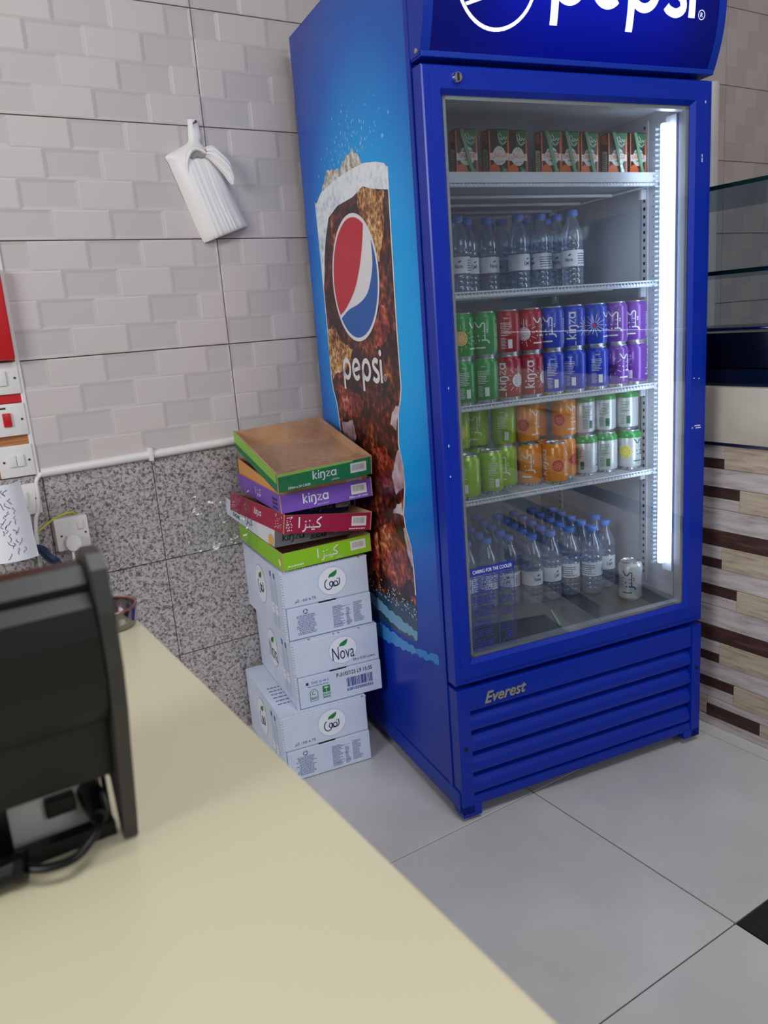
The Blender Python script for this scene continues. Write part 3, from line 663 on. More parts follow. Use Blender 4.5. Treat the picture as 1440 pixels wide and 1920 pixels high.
can_lid = MB().lathe([(.0272, CH-.0032), (.0275, CH-.001), (.0268, CH), (.0258, CH-.0005), (.0245, CH-.0042), (.001, CH-.0038)], m_tin, 24, cap=True).mesh('can_lid', True)
tab = MB(); tab.bbox((-.006, -.010, CH-.0035), (.006, .008, CH-.0022), m_tin, .0005, 1); tab = tab.mesh('pull_tab')
def letters(mat):
    k_ = xf(merge(xf(kinza_word(), .0178, 0, 0, PI/2), rect(.007, -.050, .0088, -.040)), 1, -.042, CH*.5+.004)
    a_ = xf(kinza_arabic(), .0182, .043, CH*.5, PI/2)
    fine = merge(xf(text2d('kinza', .012, None, .02), 1, .098, CH-.020), textlines(.083, .050, .113, .084, 8, .4, 3), textlines(.083, .018, .098, .046, 8, .4, 5), rect(.101, .018, .112, .040))
    out = []
    for nm, vf in (('name_lettering', k_), ('arabic_lettering', a_), ('fine_print', fine)):
        w = wrap(vf, CR+.0004); out.append((nm, MB().add(w[0], w[1], mat).mesh(nm)))
    return out
def burst(n, r0, r1, w, ph=0.): return [ribbon([(r0*math.cos(2*PI*k/n+ph), r0*math.sin(2*PI*k/n+ph)), (r1*(1+.25*(k % 2))*math.cos(2*PI*k/n+ph), r1*(1+.25*(k % 2))*math.sin(2*PI*k/n+ph))], w, cap=False) for k in range(n)]
def art(kind):
    b = MB()
    def put(vf, mat, lift=.0006): w = wrap(xf(vf, 1.15, 0, CH*.5), CR+lift); b.add(w[0], w[1], mat)
    mw = M('can_print_white', (236, 236, 236), .3)
    if kind in ('slice_orange', 'slice_red', 'slice_yellow'):
        c1, c2 = {'slice_orange': ((232, 176, 92), (248, 214, 150)), 'slice_red': ((178, 36, 34), (228, 110, 84)), 'slice_yellow': ((214, 196, 40), (240, 234, 130))}[kind]
        put(disc(0, -.004, .0145, 24), M(kind+'_dark', c1, .35)); put(merge(ribbon(arc(0, -.004, .0145, .0145, 0, 360, 28)[:-1], .0012, True), *[xf(q, 1, 0, -.004) for q in burst(10, .002, .0105, .0018)]), M(kind+'_light', c2, .35), .0008)
        put(merge(*[xf(q, 1, 0, -.004) for q in burst(12, .0185, .023, .0011)]), M(kind+'_light', c2, .35))
    elif kind == 'pomegranate':
        put(disc(0, -.006, .0145, 20), mw); put(merge(*[disc(x*.0042+(.0021 if y % 2 else 0), -.006+y*.0038, .0013, 6) for x in range(-3, 4) for y in range(-3, 4) if (x*.0042)**2+(y*.0038)**2 < .0125**2]), M('pomegranate_dots', (150, 24, 40), .4), .0008)
        put(merge(*[xf(q, 1, 0, -.004) for q in burst(14, .019, .024, .001)], ribbon([(0, .008), (0, .026)], .0014)), mw)
    elif kind == 'star':
        put(merge(*burst(14, .006, .021, .0011)), mw); put(disc(0, 0, .0042, 12), M('star_red', (220, 40, 50), .4), .0008)
    elif kind == 'star_dark':
        put(merge(*burst(14, .006, .021, .0011)), M('star_maroon', (110, 60, 90), .4)); put(disc(0, 0, .0036, 12), M('star_red', (220, 40, 50), .4), .0008)
    elif kind == 'berries':
        put(merge(*[disc(x, y, .0058, 14) for x, y in ((0, 0), (-.009, -.006), (.006, -.012), (-.004, -.016), (.010, -.002), (-.009, .008))]), M('berry_ink', (58, 30, 96), .4)); put(merge(*burst(12, .018, .023, .001)), mw)
    return b.mesh('fruit_picture')
mW = M('can_print_white', (236, 236, 236), .3)
LET = {'white': letters(mW), 'green': letters(M('can_print_green', (14, 104, 64), .35)), 'navy': letters(M('can_print_navy', (34, 38, 96), .35))}
def canpaint(n, c): return M('can_'+n, c, .3, .12, coat=.3)
FL = {'green': (can_body(canpaint('green', (20, 150, 66))), 'white', art('slice_orange')), 'red': (can_body(canpaint('crimson', (170, 22, 46))), 'white', art('pomegranate')),
      'blue': (can_body(canpaint('blue', (22, 62, 190))), 'white', art('star')), 'purple': (can_body(canpaint('purple', (118, 66, 164))), 'white', art('berries')),
      'lime': (can_body(canpaint('lime', (150, 196, 44))), 'white', art('slice_yellow')), 'orange': (can_body(canpaint('orange', (238, 144, 30))), 'white', art('slice_red')),
      'silver': (can_body(M('can_silver', (206, 210, 212), .32, .35)), 'green', art('slice_yellow')), 'plain silver': (can_body(M('can_silver', (206, 210, 212), .32, .35)), 'navy', art('star_dark'))}
gtop = MB().lathe([(CR+.0003, CH-.022), (CR+.0003, CH-.0123), (CR-.001, CH-.0102), (.0274, CH-.0034)], canpaint('green', (20, 150, 66)), 28, cap=False).mesh('green_shoulder', True)
FACE = {'fruit': 0., 'arabic': .043/CR, 'text': .098/CR, 'kinza': -.042/CR, 'fruit_arabic': .014/CR, 'kinza_fruit': -.026/CR, 'arabic_qr': .048/CR, 'text_kinza': .118/CR}
def can(fl, face, u, v, z, label, group, extra=0.):
    p = fw(u, v, z+.0006); body, lt, ar = FL[fl]
    t = thing('soda_can', label, 'can', tuple(p), (0, 0, face_cam(p)-FACE[face]+extra), group)
    ob('can_body', body, t); ob('can_base', can_end, t); ob('can_lid', can_lid, t); ob('pull_tab', tab, t); ob('fruit_picture', ar, t)
    for nm, me in LET[lt]: ob(nm, me, t)
    if fl == 'silver': ob('green_shoulder', gtop, t)
    return t
g3 = 'cans on the upper can shelf'; z3 = ZS[2]
UP = [('green', 'fruit', .166, 'green can with orange-slice picture, leftmost in the top row of upper can shelf'), ('green', 'arabic_qr', .233, 'green can with white Arabic lettering, top row beside the orange-slice can'),
      ('red', 'text', .301, 'crimson can showing fine print, top row of upper can shelf'), ('red', 'fruit_arabic', .369, 'crimson can with pomegranate picture, top row of upper can shelf'),
      ('blue', 'arabic_qr', .437, 'blue can with Arabic lettering, top row right of the crimson pomegranate can'), ('blue', 'kinza', .504, 'blue can with large Latin lettering, middle of three in the top row'),
      ('blue', 'fruit', .577, 'blue can with red starburst, top row of upper can shelf'), ('purple', 'arabic', .645, 'purple can with big Arabic lettering, top row beside the starburst can'), ('purple', 'arabic_qr', .7125, 'purple can at right end of the top row, upper can shelf')]
LO = [('green', 'text', .164, 'green can with fine print, leftmost in the bottom row of upper can shelf'), ('green', 'text', .231, 'green can second from left in the bottom row of upper can shelf'),
      ('red', 'kinza_fruit', .301, 'crimson can with Latin lettering and pomegranate, bottom row beside green cans'), ('red', 'kinza', .369, 'crimson can with large Latin lettering, bottom row beside blue cans'),
      ('blue', 'text', .437, 'blue can with fine print under the blue Arabic-lettered can'), ('blue', 'text', .505, 'blue can with fine print and barcode, middle of bottom row blue cans'),
      ('blue', 'text', .580, 'blue can with fine print directly under the starburst can'), ('purple', 'fruit_arabic', .648, 'purple can with berries and Arabic lettering, bottom row'), ('purple', 'text_kinza', .7145, 'purple can with fine print at right end of the bottom row')]
ex = {0: .25, 1: -.1, 4: .1, 5: -.2, 6: .15}
for k, (f, fc_, u, lb) in enumerate(UP): can(f, fc_, u, .188, z3+CH, lb, g3)
for k, (f, fc_, u, lb) in enumerate(LO): can(f, fc_, u, .188, z3, lb, g3, ex.get(k, 0))
z4 = ZS[3]; g4 = 'cans on the lower can shelf'
for f, fc_, u, v, lv, lb, e_ in [
    ('lime', 'text_kinza', .162, .182, 0, 'lime can with Latin lettering, front left corner of lower can shelf', .25), ('lime', 'text', .243, .200, 0, 'lime can with fine print, bottom row second from left', .3),
    ('lime', 'arabic_qr', .309, .235, 0, 'lime can set back in the bottom row beside the orange cans', 0), ('lime', 'fruit', .178, .252, 0, 'lime can at back left of the bottom row, mostly hidden', 0),
    ('lime', 'fruit', .178, .252, 1, 'lime can with pale slice picture, leftmost in the top row of lower can shelf', .3), ('lime', 'arabic_qr', .245, .268, 1, 'lime can set back in the top row, second from left', 0), ('lime', 'text', .309, .235, 1, 'lime can with barcode in the top row beside the orange cans', 0),
    ('lime', 'text', .245, .268, 0, 'lime can under the set-back second can of the top row', 0),
    ('orange', 'arabic', .3755, .215, 0, 'orange can with Arabic lettering, bottom row beside the lime cans', -.1), ('orange', 'fruit', .433, .1775, 0, 'orange can with red slice picture standing in front of the others', .2),
    ('orange', 'kinza', .4965, .226, 0, 'orange can in the bottom row behind the red-slice can, beside silver cans', -.3), ('orange', 'text', .435, .268, 0, 'orange can at the back of the bottom row, between its orange neighbours', 0),
    ('orange', 'fruit_arabic', .3755, .222, 1, 'orange can with Arabic lettering, top row beside the lime cans', .1), ('orange', 'text', .4375, .276, 1, 'orange can set back between two others in the top row', 0), ('orange', 'fruit_arabic', .4945, .222, 1, 'orange can with red slice and Arabic lettering, top row beside silver cans', .05),
    ('silver', 'text_kinza', .5640, .218, 0, 'silver can with green top, bottom row beside the orange can', .1), ('silver', 'text', .632, .216, 0, 'silver can with green top and small name, middle of bottom row silver cans', 0), ('silver', 'fruit', .7035, .200, 0, 'silver can with yellow lemon slice at the right end of its shelf', -.35),
    ('silver', 'text', .5625, .226, 1, 'silver can with green top in the top row beside the orange can', .5), ('silver', 'text', .632, .222, 1, 'silver can with green top, middle of top row silver cans', .1), ('silver', 'text', .7035, .212, 1, 'silver can with green top at the right end of the top row', -.05)]:
    can(f, fc_, u, v, z4+lv*CH, lb, g4, e_)
can('plain silver', 'arabic', .660, .135, ZF, 'single silver can with navy Arabic lettering on the cooler floor', None, -.15) if False else None
t_ = can('plain silver', 'arabic', .645, .128, ZF, 'single silver can with navy Arabic lettering on the cooler floor', 'cans on the cooler floor', -.1)

# ------------------------------------------------------------------ water bottles
BR, BH = .0300, .203
m_pet = see_through('clear_bottle_plastic', (222, 232, 244), .13, .08, .6, haze=.10)
m_cap = M('blue_bottle_cap', (86, 134, 222), .35)
m_lab = M('bottle_label_white', (226, 230, 238), .4)
prof = [(.010, .002), (.022, .0), (.0285, .004), (BR, .012), (BR, .020), (BR-.0018, .024), (BR, .028), (BR, .034), (BR-.0018, .038), (BR, .042), (BR, .048), (BR-.0018, .052), (BR-.0004, .056), (BR-.0004, .100), (BR-.002, .103), (BR, .107), (BR, .114), (BR-.0018, .118), (BR-.0002, .122), (BR-.0008, .132), (.0278, .146), (.0225, .160), (.0168, .172), (.0132, .180), (.0128, .186), (.0148, .1865), (.0148, .188), (.0126, .189)]
bot = MB().lathe(prof, m_pet, 24).mesh('bottle_body', True)
cpm = MB().lathe([(.0155, .1885), (.0158, .190), (.0158, .2005), (.0145, .203), (.001, .203)], m_cap, 24).mesh('cap', True)
lbm = MB().lathe([(BR+.0004, .057), (BR+.0004, .099)], m_lab, 28, cap=False).mesh('label_band', True)
def lab_print(kind):
    b = MB(); y = .078; nk = M('nova_navy', (44, 48, 92), .5); gr = M('nova_green', (26, 128, 52), .5)
    for x0 in (0, .097):
        w_ = wrap(xf(nova_arabic(.13) if (kind == 'a') == (x0 == 0) else text2d('Nova', 2.0, 1.0, .01), .0105, x0, y-.003), BR+.0008); b.add(w_[0], w_[1], nk)
        w_ = wrap(xf(nova_leaf(), .0075, x0+.002, y+.008), BR+.0010); b.add(w_[0], w_[1], gr)
    w_ = wrap(textlines(.025, .063, .072, .094, 5, .35, 4), BR+.0008); b.add(w_[0], w_[1], nk); return b.mesh('label_print')
LP = {'a': lab_print('a'), 'n': lab_print('n')}
def bottle(u, v, z, kind, off, label, group):
    p = fw(u, v, z+.0006); t = thing('water_bottle', label, 'bottle', tuple(p), (0, 0, face_cam(p)-off), group)
    ob('bottle_body', bot, t); ob('cap', cpm, t); ob('label_band', lbm, t); ob('label_print', LP[kind], t)
ORD = ['first', 'second', 'third', 'fourth', 'fifth', 'sixth', 'seventh', 'eighth']
for u, v, k_, off, lb in [(.581, .285, 'n', .3, 'water bottle standing nearest the lamp on the upper shelf'), (.594, .372, 'n', .1, 'water bottle directly behind the rightmost one on the upper shelf'), (.520, .345, 'a', .9, 'water bottle second from right in the front of the upper shelf'),
    (.452, .352, 'a', -.8, 'water bottle third from right in the front of the upper shelf'), (.384, .400, 'n', -.5, 'water bottle with a dim label, left of the upper shelf middle'), (.318, .398, 'a', -.6, 'water bottle squeezed behind the leftmost one on the upper shelf'), (.262, .350, 'n', 0., 'leftmost water bottle on the upper shelf, behind the hazy glass'),
    (.617, .455, 'n', .4, 'water bottle in the back right of the upper shelf'), (.530, .430, 'a', 0., 'water bottle in the second row of the upper shelf, right of the middle'), (.455, .440, 'n', .4, 'water bottle in the second row of the upper shelf, near the middle'), (.380, .500, 'a', .2, 'water bottle in the third row of the upper shelf, left side'), (.470, .530, 'a', .2, 'water bottle at the very back of the upper shelf, near the middle'), (.570, .530, 'n', .2, 'water bottle at the very back of the upper shelf, right side')]:
    bottle(u, v, ZS[1], k_, off, 'clear '+lb, 'water bottles on the upper shelf')
cols = [(.218, .312), (.282, .308), (.345, .292), (.405, .264), (.468, .262), (.531, .258), (.592, .232)]
offs = [0, .4, .2, -.55, -.6, 1.55, 1.9]
rowname = ['front row', 'second row', 'third row', 'fourth row', 'back row']
for c, (u, v) in enumerate(cols):
    for r in range(5):
        uu, vv = u+.012*r, v+.0655*r
        if uu > .715 or vv > .68: continue
        bottle(uu, vv, ZF, 'a' if (c+r) % 3 else 'n', offs[c] if r == 0 else (c*1.7+r*2.3) % 2-1, 'clear water bottle on the cooler floor, %s from the glass, %s from the left' % (rowname[r], ORD[c]), 'water bottles on the cooler floor')
bottle(.660, .258, ZF, 'a', -.5, 'clear water bottle on the cooler floor, farthest right beside the silver can', 'water bottles on the cooler floor')
bottle(.678, .325, ZF, 'n', 0., 'clear water bottle just behind the farthest right one on the cooler floor', 'water bottles on the cooler floor')
a_, b_ = fw(.398, .165, ZF+.004), fw(.358, .072, ZF+.004)
MB().tube([tuple(a_), tuple(b_)], .003, M('green_straw', (120, 200, 160), .3), 8).build('drinking_straw', None, True, label='pale green straw lying on the cooler floor', cat='straw')

# ------------------------------------------------------------------ juice cartons
m_jb = M('juice_black', (30, 26, 28), .35); m_jo = M('juice_orange', (232, 106, 34), .35); m_jw = M('juice_white', (234, 226, 216), .35); m_jg = M('juice_green', (24, 122, 76), .35); m_jt = M('juice_text_orange', (236, 92, 24), .4)
m_straw = M('straw_pale_green', (150, 214, 170), .3); m_sleeve = see_through('straw_sleeve', (235, 245, 240), .1, .1, .5)
JW, JD, JH = .0555, .037, .122
def juice_mesh(side_mat): 
    b = MB(); b.box((-JW/2, 0, 0), (JW/2, JD, JH), m_jb); return b.mesh('carton')
jb_body = MB().bbox((-JW/2, 0, 0), (JW/2, JD, JH), m_jb, .0015, 1).mesh('carton', False)
def juice_print(arab):
    b = MB()
    def put(vf, mat, y): b.add([(x, -.0003-y, z) for x, z in vf[0]], vf[1], mat)
    put(rect(-JW/2, 0, -JW/2+.003, JH*.97), m_jo, 0); put(rect(JW/2-.005, 0, JW/2, JH*.97), m_jo, 0)
    put((lambda p: (p, [list(range(len(p)))]))(smooth_path([(-.004, .118), (.024, .118), (.024, .098), (.018, .088), (.008, .084), (-.002, .092), (-.004, .118)], 4)), m_jg, .0001)
    put(ribbon(smooth_path([(-.002, .110), (.002, .096), (.010, .088), (.020, .094)], 4), .0016), m_jw, .0003); put(ribbon(smooth_path([(.002, .112), (.008, .104), (.004, .100), (.010, .098), (.014, .104), (.018, .098), (.022, .104)], 4), .0016), m_jw, .0003)
    bd_ = [(-.0265, .052), (-.018, .052), (-.014, .046), (-.006, .041), (.006, .041), (.014, .046), (.018, .052), (.0265, .052), (.0265, .068), (.018, .068), (.012, .078), (.004, .083), (-.004, .083), (-.012, .078), (-.018, .068), (-.0265, .068)]
    put((bd_, [list(range(16))]), m_jw, .0002)
    if arab:
        put(xf(text2d('\uFE8F\uFE8D\uFEAE\uFEB7', .016, .007), 1, 0, .077), m_jb, .0004); put(xf(text2d('\uFEDD\uFE8E\uFED8\uFE97\uFEAE\uFE92\uFEDF\uFE8D', .042, .0135, .0), 1, 0, .063), m_jt, .0004); put(xf(text2d('\uFEF2\uFEE0\uFEBB\uFEF7\uFE8D', .022, .007), 1, 0, .048), m_jb, .0004)
    else:
        put(xf(text2d('THE ORIGINAL', .034, .0045, .02), 1, 0, .0725), m_jb, .0004); put(xf(text2d('ORANGE', .043, .0092, .01), 1, 0, .0625), m_jt, .0004); put(xf(text2d('DRINK', .016, .0038, .03), 1, 0, .0525), m_jb, .0004)
    put(disc(-.014, .026, .0155, 20, .018), m_jo, .0002); put(disc(-.002, .012, .011, 18), m_jo, .0004); put(merge(ribbon(arc(-.002, .012, .0108, .0108, 0, 360, 22)[:-1], .0012, True), *[xf(q, 1, -.002, .012) for q in burst(7, .001, .007, .0008)]), m_jw, .0006)
    put((lambda p: (p, [list(range(len(p)))]))([(.004, .036), (.012, .040), (.020, .030), (.016, .018), (.008, .020)]), m_jg, .0003); put(textlines(.010, .020, .022, .034, 4, .4, 3), m_jw, .0005)
    # side panel print (nutrition box on white) and orange back edge
    ly = [(-JW/2-.0003, .006, .012), (-JW/2-.0003, JD-.008, .020), (-JW/2-.0003, JD-.008, .082), (-JW/2-.0003, .006, .076)]; b.add(ly, [(3, 2, 1, 0)], m_jw)
    tl = textlines(.008, .024, JD-.010, .074, 10, .45, 6); b.add([(-JW/2-.0006, y, z) for y, z in tl[0]], tl[1], m_jb)
    b.add([(-JW/2-.0003, JD-.006, 0), (-JW/2-.0003, JD, 0), (-JW/2-.0003, JD, JH), (-JW/2-.0003, JD-.006, JH)], [(0, 1, 2, 3)], m_jo)
    b.add([(-JW/2-.0004, .004, .092), (-JW/2-.0004, JD-.004, .100), (-JW/2-.0004, JD-.004, .118), (-JW/2-.0004, .012, .118)], [(3, 2, 1, 0)], m_jo); return b.mesh('carton_print')
JP = {0: juice_print(False), 1: juice_print(True)}
straw_m = MB().tube([(-.016, -.004, .120), (.016, -.004, .004)], .0019, m_straw, 7).tube([(-.0115, -.0045, .120), (.018, -.0045, .010)], .0019, m_straw, 7).mesh('straw', True)
slv = MB().bbox((-.005, -.0075, -.062), (.005, -.001, .068), m_sleeve, .001, 1).mesh('straw_sleeve')
for k, (u, v, ar_, rz, lb) in enumerate([(.197, .17, 0, -.12, 'leftmost orange juice carton, dim behind the glass edge'), (.283, .165, 1, 0, 'juice carton with Arabic lettering, third from left'), (.340, .172, 1, .02, 'darker juice carton with Arabic lettering, right of the other Arabic one'), (.434, .166, 0, -.12, 'juice carton with straw turned to show its white side panel, left of centre'),
      (.4925, .168, 0, 0, 'juice carton with straw, fifth from left, mid shelf'), (.555, .172, 0, .05, 'shorter-looking juice carton with straw, sixth from left'), (.639, .166, 0, -.1, 'juice carton with straw turned to show its side, second from right'), (.705, .166, 0, .06, 'rightmost juice carton with straw beside the lamp')]):
    p = fw(u, v, ZS[0]+.0006); t = thing('juice_carton', lb, 'juice carton', tuple(p), (0, 0, TH_F+rz), 'juice cartons on the top shelf')
    ob('carton', jb_body, t); ob('carton_print', JP[ar_], t)
    if not ar_: ob('straw', straw_m, t); ob('straw_sleeve', slv, t, (0, 0, .0605), (0, -.265, 0))
for k, (u, v) in enumerate([(.25, .235), (.385, .235), (.60, .24)]):
    p = fw(u, v, ZS[0]+.0006); t = thing('juice_carton', 'juice carton standing in the second row, %s from left' % ORD[k], 'juice carton', tuple(p), (0, 0, TH_F+PI*.5), 'juice cartons on the top shelf')
    ob('carton', jb_body, t); ob('carton_print', JP[0], t)

# ------------------------------------------------------------------ water cartons
from mathutils import noise
m_card = ramp_noise(M('white_carton_board', rough=.55), [(.3, (196, 206, 226)), (.7, (214, 222, 238))], nscale=5, detail=3)
m_brown = ramp_noise(M('brown_cardboard', rough=.7), [(.3, (176, 134, 100)), (.7, (200, 160, 124))], nscale=9, detail=4)
m_oval = M('carton_oval_white', (232, 236, 242), .5); m_ring = M('carton_pale_ring', (150, 164, 200), .5)
m_nav = M('nova_navy', (44, 48, 92), .5); m_ngr = M('nova_green', (26, 128, 52), .5); m_ink2 = M('carton_fine_print', (92, 104, 156), .6); m_ink3 = M('carton_black_ink', (24, 24, 30), .6); m_pal = M('carton_pale_picture', (186, 200, 222), .5)
CW, CDp, CHt = .262, .385, .2045
def carton(label, x, y, z, yaw, latin):
    t = thing('water_carton', label, 'carton', (x, y, z), (0, 0, yaw), 'water cartons stacked beside the cooler')
    MB().box((.001, .004, 0), (CW-.001, CDp, CHt-.0005), m_card).build('carton_body', t)
    hs = .093; rnd = random.Random(int(z*100))
    up_ = MB().bbox((.006, -.001, hs+.004), (CW-.003, .004, CHt-.003), m_card, .001, 1).build('upper_flap', t)
    lo_ = MB().bbox((.010, -.003, .002), (CW-.001, .004, hs), m_card, .001, 1).build('lower_flap', t)
    MB().box((.105, -.0015, hs), (.155, .0042, hs+.0045), m_ink3).build('flap_gap', t)
    eg = MB()   # torn corrugated edge down the front left corner and along the top
    for k in range(26): z_ = k*.0077; eg.box((.0-.001*rnd.random(), -.001, z_), (.006, .003, z_+.004+.003*rnd.random()), m_card)
    for k in range(34): x_ = .004+k*.0076; eg.box((x_, -.0005, CHt-.0035), (x_+.003+.004*rnd.random(), .006, CHt-.0002), m_brown if rnd.random() < .06 else m_card)
    eg.build('corrugated_edge', t, kind='stuff')
    def F(vf, mat, y_, par): return MB().add([(a, y_, b) for a, b in vf[0]], vf[1], mat).build
    def put(b, vf, mat, y_): b.add([(a, y_, c) for a, c in vf[0]], vf[1], mat)
    cx, cz = .150, .150; b = MB()
    put(b, disc(cx, cz, .043, 32, .041), m_ring, -.0014); put(b, disc(cx, cz, .042, 32, .040), m_oval, -.0018)
    put(b, xf(nova_arabic() if not latin else text2d('Nova', 2.3, 1.35, .0), .029, cx, cz-.008), m_nav, -.0022); put(b, xf(nova_leaf(), .022, cx+.002, cz+.017), m_ngr, -.0025)
    if latin: put(b, xf(text2d('24 x 0.55 Liters', .068), 1, .212, .113), m_nav, -.0018)
    else: put(b, xf(text2d('\uFEAE\uFE98\uFEDF .\u0660\u0665\u0665 x \u0662\u0664', .064), 1, .066, .112), m_nav, -.0018)
    b.build('upper_print', up_)
    def lp(nm, *its):
        q = MB()
        for vf, mat in its: put(q, vf, mat, -.0036)
        q.build(nm, lo_)
    m_bi = M('carton_blue_ink', (38, 56, 140), .6)
    if latin:
        lp('date_stamp', (xf(text2d('P-31/07/25 L9 15:35', .110, .012, .01), 1, .178, .077), m_ink3)); lp('barcode', (barcode(.152, .034, .232, .062), m_bi)); lp('barcode_number', (xf(text2d('6281035000355', .082, .009, .02), 1, .192, .026), m_bi))
        lp('phone_number', (xf(text2d('9200 33 44 5', .052), 1, .072, .073), m_ink2)); lp('phone_mark', (rect(.030, .069, .038, .077), m_nav)); lp('web_address', (textlines(.034, .062, .098, .066, 1, .5, 2, 0), m_ink2))
        lp('approval_mark', (ribbon([(.040, .018), (.040, .046), (.047, .053), (.055, .053), (.062, .046), (.062, .018)], .0016, True), m_ngr), (ribbon(arc(.051, .042, .005, .005, 60, 320, 10), .0015), m_ngr), (xf(text2d('SASO', .018, .008, .02), 1, .051, .026), m_ngr))
        lp('palm_mark', (rect(.078, .036, .100, .056), m_ngr)); q = MB(); put(q, merge(ribbon([(.089, .038), (.089, .049)], .0016), *[ribbon([(.089, .049), (.089+.007*math.cos(a), .049+.005*math.sin(a))], .0014) for a in (.1, .8, 1.57, 2.3, 3.0)]), m_oval, -.0039); q.build('palm_tree', lo_)
        lp('origin_lettering', (xf(text2d('SAUDI', .024, .0065, .02), 1, .089, .030), m_ngr), (xf(text2d('MADE', .022, .0065, .02), 1, .089, .0215), m_ngr))
    else:
        lp('recycling_mark', *[(ribbon(arc(.062, .079, .006, .006, a, a+85, 6), .0022), m_nav) for a in (0, 120, 240)])
        its = []
        for k in range(13): wdt = .020+.010*rnd.random(); its.append((textlines(.062-wdt, .0675-k*.0045, .062+wdt, .0708-k*.0045, 1, .6, k+int(z*50), 0.), m_ink2))
        lp('fine_print', *its)
        lp('nutrition_table', (textlines(.142, .012, .178, .078, 15, .45, 5, .4), m_ink2), (textlines(.182, .012, .198, .066, 13, .45, 6, .5), m_ink2), *[(rect(.142, z_, .198, z_+.0007), m_ink2) for z_ in (.07, .044, .020)])
        lp('fine_print', (textlines(.205, .016, .236, .078, 14, .45, 7, .4), m_ink2))
    # left side print
    b = MB()
    def sd(vf, mat, o): b.add([(.001-o, c, d) for c, d in [(CDp-a, d) for a, d in vf[0]]], vf[1], mat)
    sx = .175
    sd(disc(sx, .115, .053, 30, .060), m_ring, .0004); sd(disc(sx, .115, .052, 30, .058), m_oval, .0007)
    sd(xf(nova_arabic() if not latin else text2d('Nova', 2.3, 1.35), .036, sx, .105, 0, .040), m_nav, .0011); sd(xf(nova_leaf(), .028, sx+.002, .140), m_ngr, .0014)
    for k, bx in enumerate((.288, .322)):
        sd(poly([(bx-.013, .02), (bx+.013, .02), (bx+.013, .14), (bx+.007, .165), (bx-.007, .165), (bx-.013, .14)]), m_pal, .0004); sd(rect(bx-.007, .168, bx+.007, .184), M('carton_cap_blue', (62, 108, 178), .5), .0006)
        sd(rect(bx-.013, .06, bx+.013, .09), m_oval, .0007); sd(xf(nova_leaf(), .006, bx, .078), m_ngr, .0009)
    b.build('side_print', t)
    b = MB(); b.add([(.02+a, .02+c, CHt) for a, c in textlines(0, .06, .10, .2, 6, .25, 4, .2)[0]], textlines(0, .06, .10, .2, 6, .25, 4, .2)[1], m_ink2); b.build('top_print', t)
    return t
carton('bottom white water carton on the floor, Arabic logo on front', -.174, -.405, .001, -.150, False)
carton('middle white water carton with Latin logo, barcode and date stamp', -.114, -.399, CHt+.002, -.155, True)
carton('top white water carton with Arabic logo, under the can trays', -.1205, -.388, 2*CHt+.003, -.135, False)

# ------------------------------------------------------------------ cardboard can trays
TRW, TRD, TRH = .262, .385, .05
def tray(label, q, front, leftc, h=TRH, w=TRW, d=TRD, left_top=None):
    t = thing('can_tray', label, 'tray', q[:3], (0, 0, 0), 'cardboard can trays stacked on the water cartons')
    t.rotation_mode = 'YXZ'; t.rotation_euler = (q[4], q[5], q[3]); k = .003
    MB().box((0, 0, 0), (w, d, k), m_brown).build('tray_floor', t)
    def wall(name, a, b, mo, outer):
        mb = MB().box(a, b, m_brown); j = mb.mi(mo); mb.m[outer] = j; return mb.build(name, t)
    fr_ = wall('front_wall', (0, -k, 0), (w, 0, h), front, 2); le = wall('left_wall', (-k, -k, 0), (0, d, h*1.05), leftc, 5); wall('right_wall', (w, -k, 0), (w+k, d, h*1.05), leftc, 3); wall('back_wall', (0, d-k, 0), (w, d, h), front, 4)
    if left_top: MB().add([(-k-.0004, 0, h*.5), (-k-.0004, d, h*.35), (-k-.0004, d, h*1.05), (-k-.0004, 0, h*1.05)], [(3, 2, 1, 0)], left_top).build('left_band', le)
    MB().box((w-.060, -k-.0012, h*.28), (w-.014, -k, h*.82), M('barcode_sticker', (226, 222, 220), .4)).build('barcode_sticker', fr_)
    bc_ = barcode(w-.056, h*.42, w-.020, h*.74, 9); MB().add([(a, -k-.0015, c) for a, c in bc_[0]], bc_[1], M('barcode_grey', (176, 172, 172), .5)).build('barcode', fr_)
    return t, fr_, le
def FP(par, items):
    for vf, mat in items: MB().add([(x, -.0036, z) for x, z in vf[0]], vf[1], mat).build('front_lettering', par)
def LPt(par, items, d=TRD):
    for vf, mat in items: MB().add([(-.0038, d-x, z) for x, z in vf[0]], vf[1], mat).build('side_lettering', par)
kw, ka = kinza_word(), kinza_arabic()
def cb(n, c): return M('board_'+n, c, .45)
mWh = M('tray_print_white', (232, 232, 236), .45)
lime_c, dgreen, purp, crim, nvy, silv, whi, ora = cb('lime', (140, 200, 30)), cb('green', (14, 118, 62)), cb('purple', (122, 82, 182)), cb('crimson', (158, 26, 62)), cb('navy', (34, 38, 92)), cb('silver', (158, 158, 164)), cb('white', (218, 224, 230)), cb('orange', (222, 156, 84))
t, f, l_ = tray('lime green can tray with Arabic lettering, lowest in the tray stack', (-.110, -.397, 3*CHt+.006, -.10, .028, -.026), lime_c, lime_c)
FP(f, [(xf(ka, .0175, .132, .024), mWh), (textlines(.012, .008, .06, .014, 1, .6, 2, 0), mWh), (xf(text2d('\uFEE5\uFEEE\uFEE4\uFEF4\uFEDF', .02), 1, .165, .0075), mWh)]); LPt(l_, [(disc(.372, .022, .011, 16), M('slice_yellow_light', (240, 234, 130), .4))])
t, f, l_ = tray('white and silver zero sugar can tray, second lowest in the stack', (-.094, -.318, .668, .030, .150, .05), silv, whi, w=.25, d=.37)
